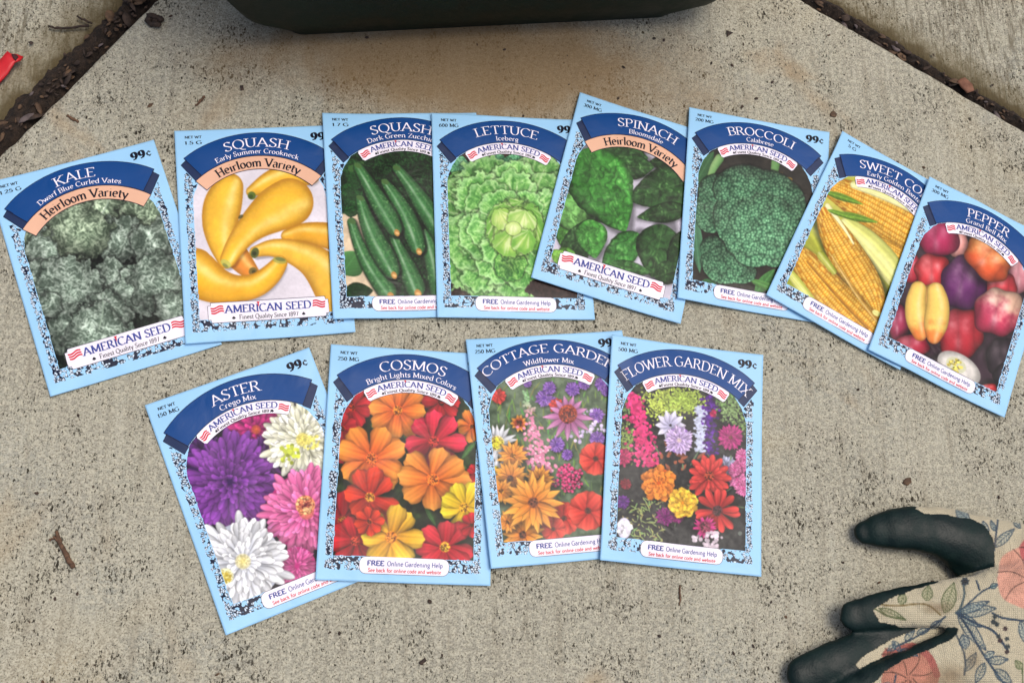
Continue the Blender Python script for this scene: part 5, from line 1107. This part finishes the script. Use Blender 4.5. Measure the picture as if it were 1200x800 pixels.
    for ax in range(3):
        sh=[slice(None)]*3; sh2=[slice(None)]*3; sh[ax]=slice(0,-1); sh2[ax]=slice(1,None); ch=S_[tuple(sh)]!=S_[tuple(sh2)]
        q=np.argwhere(ch); o1,o2=[a for a in range(3) if a!=ax]; ok=(q[:,o1]>0)&(q[:,o2]>0)&(q[:,o1]<S_.shape[o1]-1)&(q[:,o2]<S_.shape[o2]-1); q=q[ok]
        def at(d1,d2): r=q.copy(); r[:,o1]+=d1; r[:,o2]+=d2; return idx[r[:,0],r[:,1],r[:,2]]
        f=np.stack([at(-1,-1),at(0,-1),at(0,0),at(-1,0)],1); ins=S_[q[:,0],q[:,1],q[:,2]]; fl_=(ins if ax!=1 else ~ins); f[~fl_]=f[~fl_][:,::-1]; Fq.append(f)
    Fq=np.concatenate(Fq); Fq=Fq[(Fq>=0).all(1)]
    # smooth, then split finer once
    for _ in range(3):
        acc=np.zeros_like(V); n=np.zeros(len(V))
        for k in range(4): a=Fq[:,k]; b=Fq[:,(k+1)%4]; np.add.at(acc,a,V[b]); np.add.at(n,a,1); np.add.at(acc,b,V[a]); np.add.at(n,b,1)
        V=V*.5+.5*acc/np.maximum(n,1)[:,None]
    def split(V,F):
        e=np.stack([F,np.roll(F,-1,1)],-1).reshape(-1,2); e=np.sort(e,1); u,inv=np.unique(e,axis=0,return_inverse=True); inv=inv.reshape(-1); em=V[u].mean(1); fc=V[F].mean(1); n=len(V); ne=len(em); inv=inv.reshape(-1,4)+n; fi=np.arange(len(F))+n+ne
        Fn=np.concatenate([np.stack([F[:,k],inv[:,k],fi,inv[:,(k-1)%4]],1) for k in range(4)]); return np.concatenate([V,em,fc]),Fn
    V,Fq=split(V,Fq)
    for _ in range(2):
        acc=np.zeros_like(V); n=np.zeros(len(V))
        for k in range(4): a=Fq[:,k]; b=Fq[:,(k+1)%4]; np.add.at(acc,a,V[b]); np.add.at(n,a,1); np.add.at(acc,b,V[a]); np.add.at(n,b,1)
        V=V*.5+.5*acc/np.maximum(n,1)[:,None]
    # plan pattern coordinates (a flat cloth pattern, measured in photo pixels on the level of the cloth)
    q=(V-np.array([0,0,CAMH]))@RMN; hx=600+FPX*q[:,0]/-q[:,2]; hy=400-FPX*q[:,1]/-q[:,2]
    def inpoly(pts,x,y):
        r_=np.zeros(len(x),bool); n=len(pts)
        for i in range(n):
            (ax,ay),(bx,by)=pts[i],pts[(i+1)%n]; c_=((ay>y)!=(by>y))&(x<(bx-ax)*(y-ay)/((by-ay) if by!=ay else 1e-9)+ax); r_^=c_
        return r_
    polys=dict(thumb=[(1073,596),(1078,588),(1118,586),(1140,590),(1165,590),(1400,560),(1400,690),(1165,668),(1166,640),(1160,622),(1150,613),(1140,608),(1110,603),(1085,601)],
     index=[(1023,714),(1045,700),(1070,691),(1120,676),(1160,665),(1400,600),(1400,1000),(1120,1000),(1119,737),(1060,735),(1030,728)],
     middle=[(1003,779),(1010,770),(1022,762),(1045,749),(1070,738),(1090,731),(1130,724),(1150,745),(1060,768),(1016,783),(1006,783)],
     ring=[(1018,806),(1035,788),(1060,772),(1110,752),(1150,742),(1400,740),(1400,1000),(1150,870),(1130,800),(1090,806),(1040,822)])
    jx=hx+.8*(vnoise(hx/5,hy/5,5)-.5)*2; jy=hy+.8*(vnoise(hx/5+9,hy/5,6)-.5)*2
    # nearest finger for each vertex
    gi=lambda A: A[np.clip(((V[:,0]-xs[0])/st).astype(int),0,X.shape[0]-1),np.clip(((V[:,1]-ys[0])/st).astype(int),0,X.shape[1]-1),np.clip(((V[:,2]-zs[0])/st).astype(int),0,X.shape[2]-1)]
    ds=np.stack([gi(low),gi(SD['index']),gi(SD['middle']),gi(SD['ring']),gi(palm),gi(SD['pinky'])],1); near=ds.argmin(1)
    fab=np.zeros(len(V),bool)
    for k,nm in enumerate(['thumb','index','middle','ring']): fab|=(near==k)&inpoly(polys[nm],jx,jy)
    fab|=(near==4)&((jx>1120)); fab|=(near==5)&(jx>1150); fab|=(jx>1123-.055*(hy-736)**2)&(jx>1100)
    above=(hy<676-(hx-1120)*.275)&(near!=1); fab=np.where(above,inpoly(polys['thumb'],jx,jy),fab)
    fab&=V[:,2]>.0045
    C=np.ones((len(V),3))*c3(198,188,160)
    def seg(a,b,wd,col):
        nonlocal C
        ax,ay=a;bx,by=b;L=(bx-ax)**2+(by-ay)**2+1e-9;t=np.clip(((hx-ax)*(bx-ax)+(hy-ay)*(by-ay))/L,0,1);d=np.hypot(hx-ax-t*(bx-ax),hy-ay-t*(by-ay)); al=np.clip((wd-d)/.8+.5,0,1)[:,None]; C=C*(1-al)+col*al
    def curve(pts,wd,col,n=14):
        P=np.array(pts,float); t=np.linspace(0,len(P)-1,n); Q=np.stack([np.interp(t,range(len(P)),P[:,k]) for k in (0,1)],1)
        for _ in range(3): Q[1:-1]=(Q[:-2]+2*Q[1:-1]+Q[2:])/4
        for a,b in zip(Q[:-1],Q[1:]): seg(a,b,wd,col)
    def leaf_(x0,y0,x1,y1,hw,line,fill,fa=.35):
        nonlocal C
        L=math.hypot(x1-x0,y1-y0);c_,s_=(x1-x0)/L,(y1-y0)/L;u=((hx-x0)*c_+(hy-y0)*s_)/L;v=(-(hx-x0)*s_+(hy-y0)*c_);h=hw*np.sin(np.pi*np.clip(u,0,1)**.85);ins=(u>0)&(u<1)
        a=(ins*np.clip(h-np.abs(v)+.5,0,1)*fa*.6)[:,None];C=C*(1-a)+fill*a
        a=(ins*np.clip(1.1-np.abs(np.abs(v)-h),0,1))[:,None];C=C*(1-a)+line*a
        a=(ins*np.clip(.9-np.abs(v),0,1)*.8)[:,None];C=C*(1-a)+line*a
        hh=(ins*(np.abs(v)<h)*((np.sin((u*L+np.abs(v)*.8)*1.6)>.55))*.5)[:,None];C=C*(1-hh)+line*hh
    def rose(x,y,r,col,seed):
        nonlocal C
        d=np.hypot(hx-x,hy-y)/r+.1*(vnoise(np.arctan2(hy-y,hx-x)*2+9,hx*0,seed)-.5);a=(np.clip((1-d)*r/1.5,0,1)*.95)[:,None];k=fbm(hx,hy,14,seed,2)[:,None];C=C*(1-a)+(col*(.9+.2*k))*a
        for q in range(7):
            A=q*.9+.3; curve([(x+math.cos(A)*r*.12,y+math.sin(A)*r*.12),(x+math.cos(A+.5)*r*.55,y+math.sin(A+.5)*r*.55),(x+math.cos(A+.3)*r*.97,y+math.sin(A+.3)*r*.97)],.6,col*.5,10)
    bl,bf=c3(30,60,84),c3(150,168,164); gr,gf=c3(74,92,54),c3(142,150,108); co,cr_=c3(224,160,138),c3(170,92,84)
    rose(1206,676,39,co,3); rose(1066,793,34,c3(190,122,102),4); curve([(1052,762),(1070,754),(1090,768),(1098,790)],4,cr_); rose(1212,644,18,c3(196,96,98),6); rose(1270,800,34,co,8); rose(1042,767,9,cr_*.95,9); rose(1330,720,30,co,9)
    curve([(1020,706),(1050,711),(1075,706),(1090,708),(1102,720)],1.0,c3(120,104,62)); curve([(1024,712),(1040,722),(1058,724)],.8,gr)
    leaf_(1055,708,1060,694,5,gr,gf,.7); leaf_(1086,704,1088,685,6,gr,gf,.7); leaf_(1107,718,1118,682,8,gr,gf,.5); leaf_(1030,712,1062,726,4,gr,gf,.4)
    curve([(1128,682),(1131,695),(1126,712),(1120,718)],1.3,c3(70,92,98)); rose(1131,681,5,bl,3)
    c0=(1122,718); curve([c0,(1138,704),(1152,691),(1166,686)],1.0,bl); curve([(1144,680),(1148,691)],1.,bl); leaf_(1160,688,1170,684,3,bl,c3(120,160,150),.8)
    leaf_(*c0,1168,712,7,bl,bf,.5); leaf_(*c0,1160,704,5,bl,bf,.7); leaf_(*c0,1156,762,7,bl,bf,.35); leaf_(*c0,1150,735,4,bl,bf,.8)
    curve([c0,(1146,732),(1163,736),(1172,748),(1181,762)],1.4,bl); curve([(1163,718),(1175,724),(1200,727)],1.2,bl); leaf_(1196,727,1203,755,5,bl,bf,.9)
    for q,(a,b) in enumerate([(1166,722),(1168,731),(1178,736),(1170,745),(1180,748),(1172,750),(1181,757),(1164,728),(1180,763)]): rose(a,b,2.6,c3(96,70,86) if q%3==2 else c3(74,110,126),q)
    curve([c0,(1135,735),(1148,760),(1160,778),(1180,805),(1196,830)],1.3,bl); leaf_(1153,770,1166,763,4,bl,bf,.8); leaf_(1158,774,1182,772,5,bl,bf,.4); leaf_(1165,784,1186,800,6,bl,bf,.4); leaf_(1154,776,1143,800,5,bl,bf,.4)
    curve([(1120,742),(1128,758),(1132,775),(1130,790)],1.1,c3(60,74,84)); leaf_(1132,760,1128,742,6,bl,c3(90,120,140),.6); leaf_(1131,786,1144,764,5,c3(50,70,84),c3(100,110,110),.5)
    leaf_(1198,784,1190,773,4,gr,gf,.8); curve([(1198,784),(1199,810)],.8,gr)
    for a,b,e,f in [(1046,750,1056,764),(1056,760,1076,768),(1060,750,1072,738),(1074,742,1090,736),(1090,736,1104,726),(1050,756,1040,762)]: leaf_(a,b,e,f,3.4,bl,bf,.5)
    curve([(1050,757),(1066,750),(1090,736),(1108,722)],1.1,bl); 
    leaf_(1164,641,1189,619,5,bl,bf,.5); curve([(1165,644),(1168,620),(1170,604)],1.1,bl); leaf_(1166,622,1161,609,2.6,bl,bf,.9); curve([(1170,606),(1190,609),(1210,606)],1.1,bl); leaf_(1188,609,1196,619,3,bl,bf,.9); leaf_(1120,596,1137,610,6,bl,c3(70,110,130),.8); leaf_(1152,610,1158,632,4,bl,bf,.7)
    leaf_(1035,800,1055,812,5,bl,bf,.5); curve([(1050,790),(1046,810)],1,bl)
    for x_,y_,rx_,ry_,k_ in ((1098,712,22,9,.45),(1112,792,24,16,.5),(1140,772,14,20,.35),(1085,804,26,10,.4)):
        a_=(np.clip(1.15-np.hypot((hx-x_)/rx_,(hy-y_)/ry_)+.6*(fbm(hx,hy,9,int(x_),3)-.5),0,1)*k_)[:,None]; C=C*(1-a_)+c3(108,84,58)*a_  # brown stains, with shading between the fingers painted into the fabric colour too
    C*= (1+.05*np.sin(hx*2.6)*np.sin(hy*2.6)+.05*(fbm(hx,hy,20,3,2)-.5))[:,None]
    root=bpy.data.objects.new('garden_glove',None); COL.objects.link(root); b=G(1150,720,0); root.location=(b[0],b[1],0); V=V-np.array([b[0],b[1],0])
    tag(root,'garden glove with dark rubber fingertips and a cream floral print back, lower right corner','glove')
    kf=N('floral_cotton'); tc=kf.n('ShaderNodeTexCoord').outputs['Object']; vc=kf.n('ShaderNodeVertexColor',layer_name='Col').outputs[0]
    w1=kf.n('ShaderNodeTexWave'); w1.inputs['Scale'].default_value=330; kf.l(tc,w1.inputs['Vector']); w2=kf.n('ShaderNodeTexWave',bands_direction='Y'); w2.inputs['Scale'].default_value=330; kf.l(tc,w2.inputs['Vector'])
    ww=kf.math('MULTIPLY',w1.outputs[1],w2.outputs[1]); dirt=kf.noise(tc,45,3,.6); cc=kf.mix(kf.ramp(ww,.0,.5,.22,0),vc,L3(120,108,84)); cc=kf.mix(kf.ramp(dirt,.58,.8,0,.35),cc,L3(120,96,70)); kf.l(cc,kf.b.inputs['Base Color']); kf.b.inputs['Roughness'].default_value=.9
    kf.b.inputs['Sheen Weight'].default_value=.15; kf.l(kf.bump(ww,.6,.0004,kf.bump(kf.noise(tc,70,3,.5,1.5),.6,.004)),kf.b.inputs['Normal'])
    kr=N('dark_rubber_coating'); kr.b.inputs['Specular IOR Level'].default_value=.28; tc=kr.n('ShaderNodeTexCoord').outputs['Object']; nn=kr.noise(tc,90,4,.6); kr.l(kr.mix(kr.ramp(nn,.3,.7),L3(5,24,24),L3(10,34,32)),kr.b.inputs['Base Color']); kr.l(kr.ramp(nn,.3,.7,.45,.62),kr.b.inputs['Roughness'])
    v_=kr.vor(tc,900); kr.l(kr.bump(v_.outputs['Distance'],.25,.0003,kr.bump(nn,.2,.002)),kr.b.inputs['Normal'])
    fm=fab[Fq].any(1); C[~fab]=c3(10,30,29)
    a,f,cc=compact(V,Fq[fm],C); mesh('floral_fabric',a,f,kf.m,root,colors=cc)
    a,f,_=compact(V,Fq[~fm]); mesh('rubber_coating',a,f,kr.m,root)
glove()
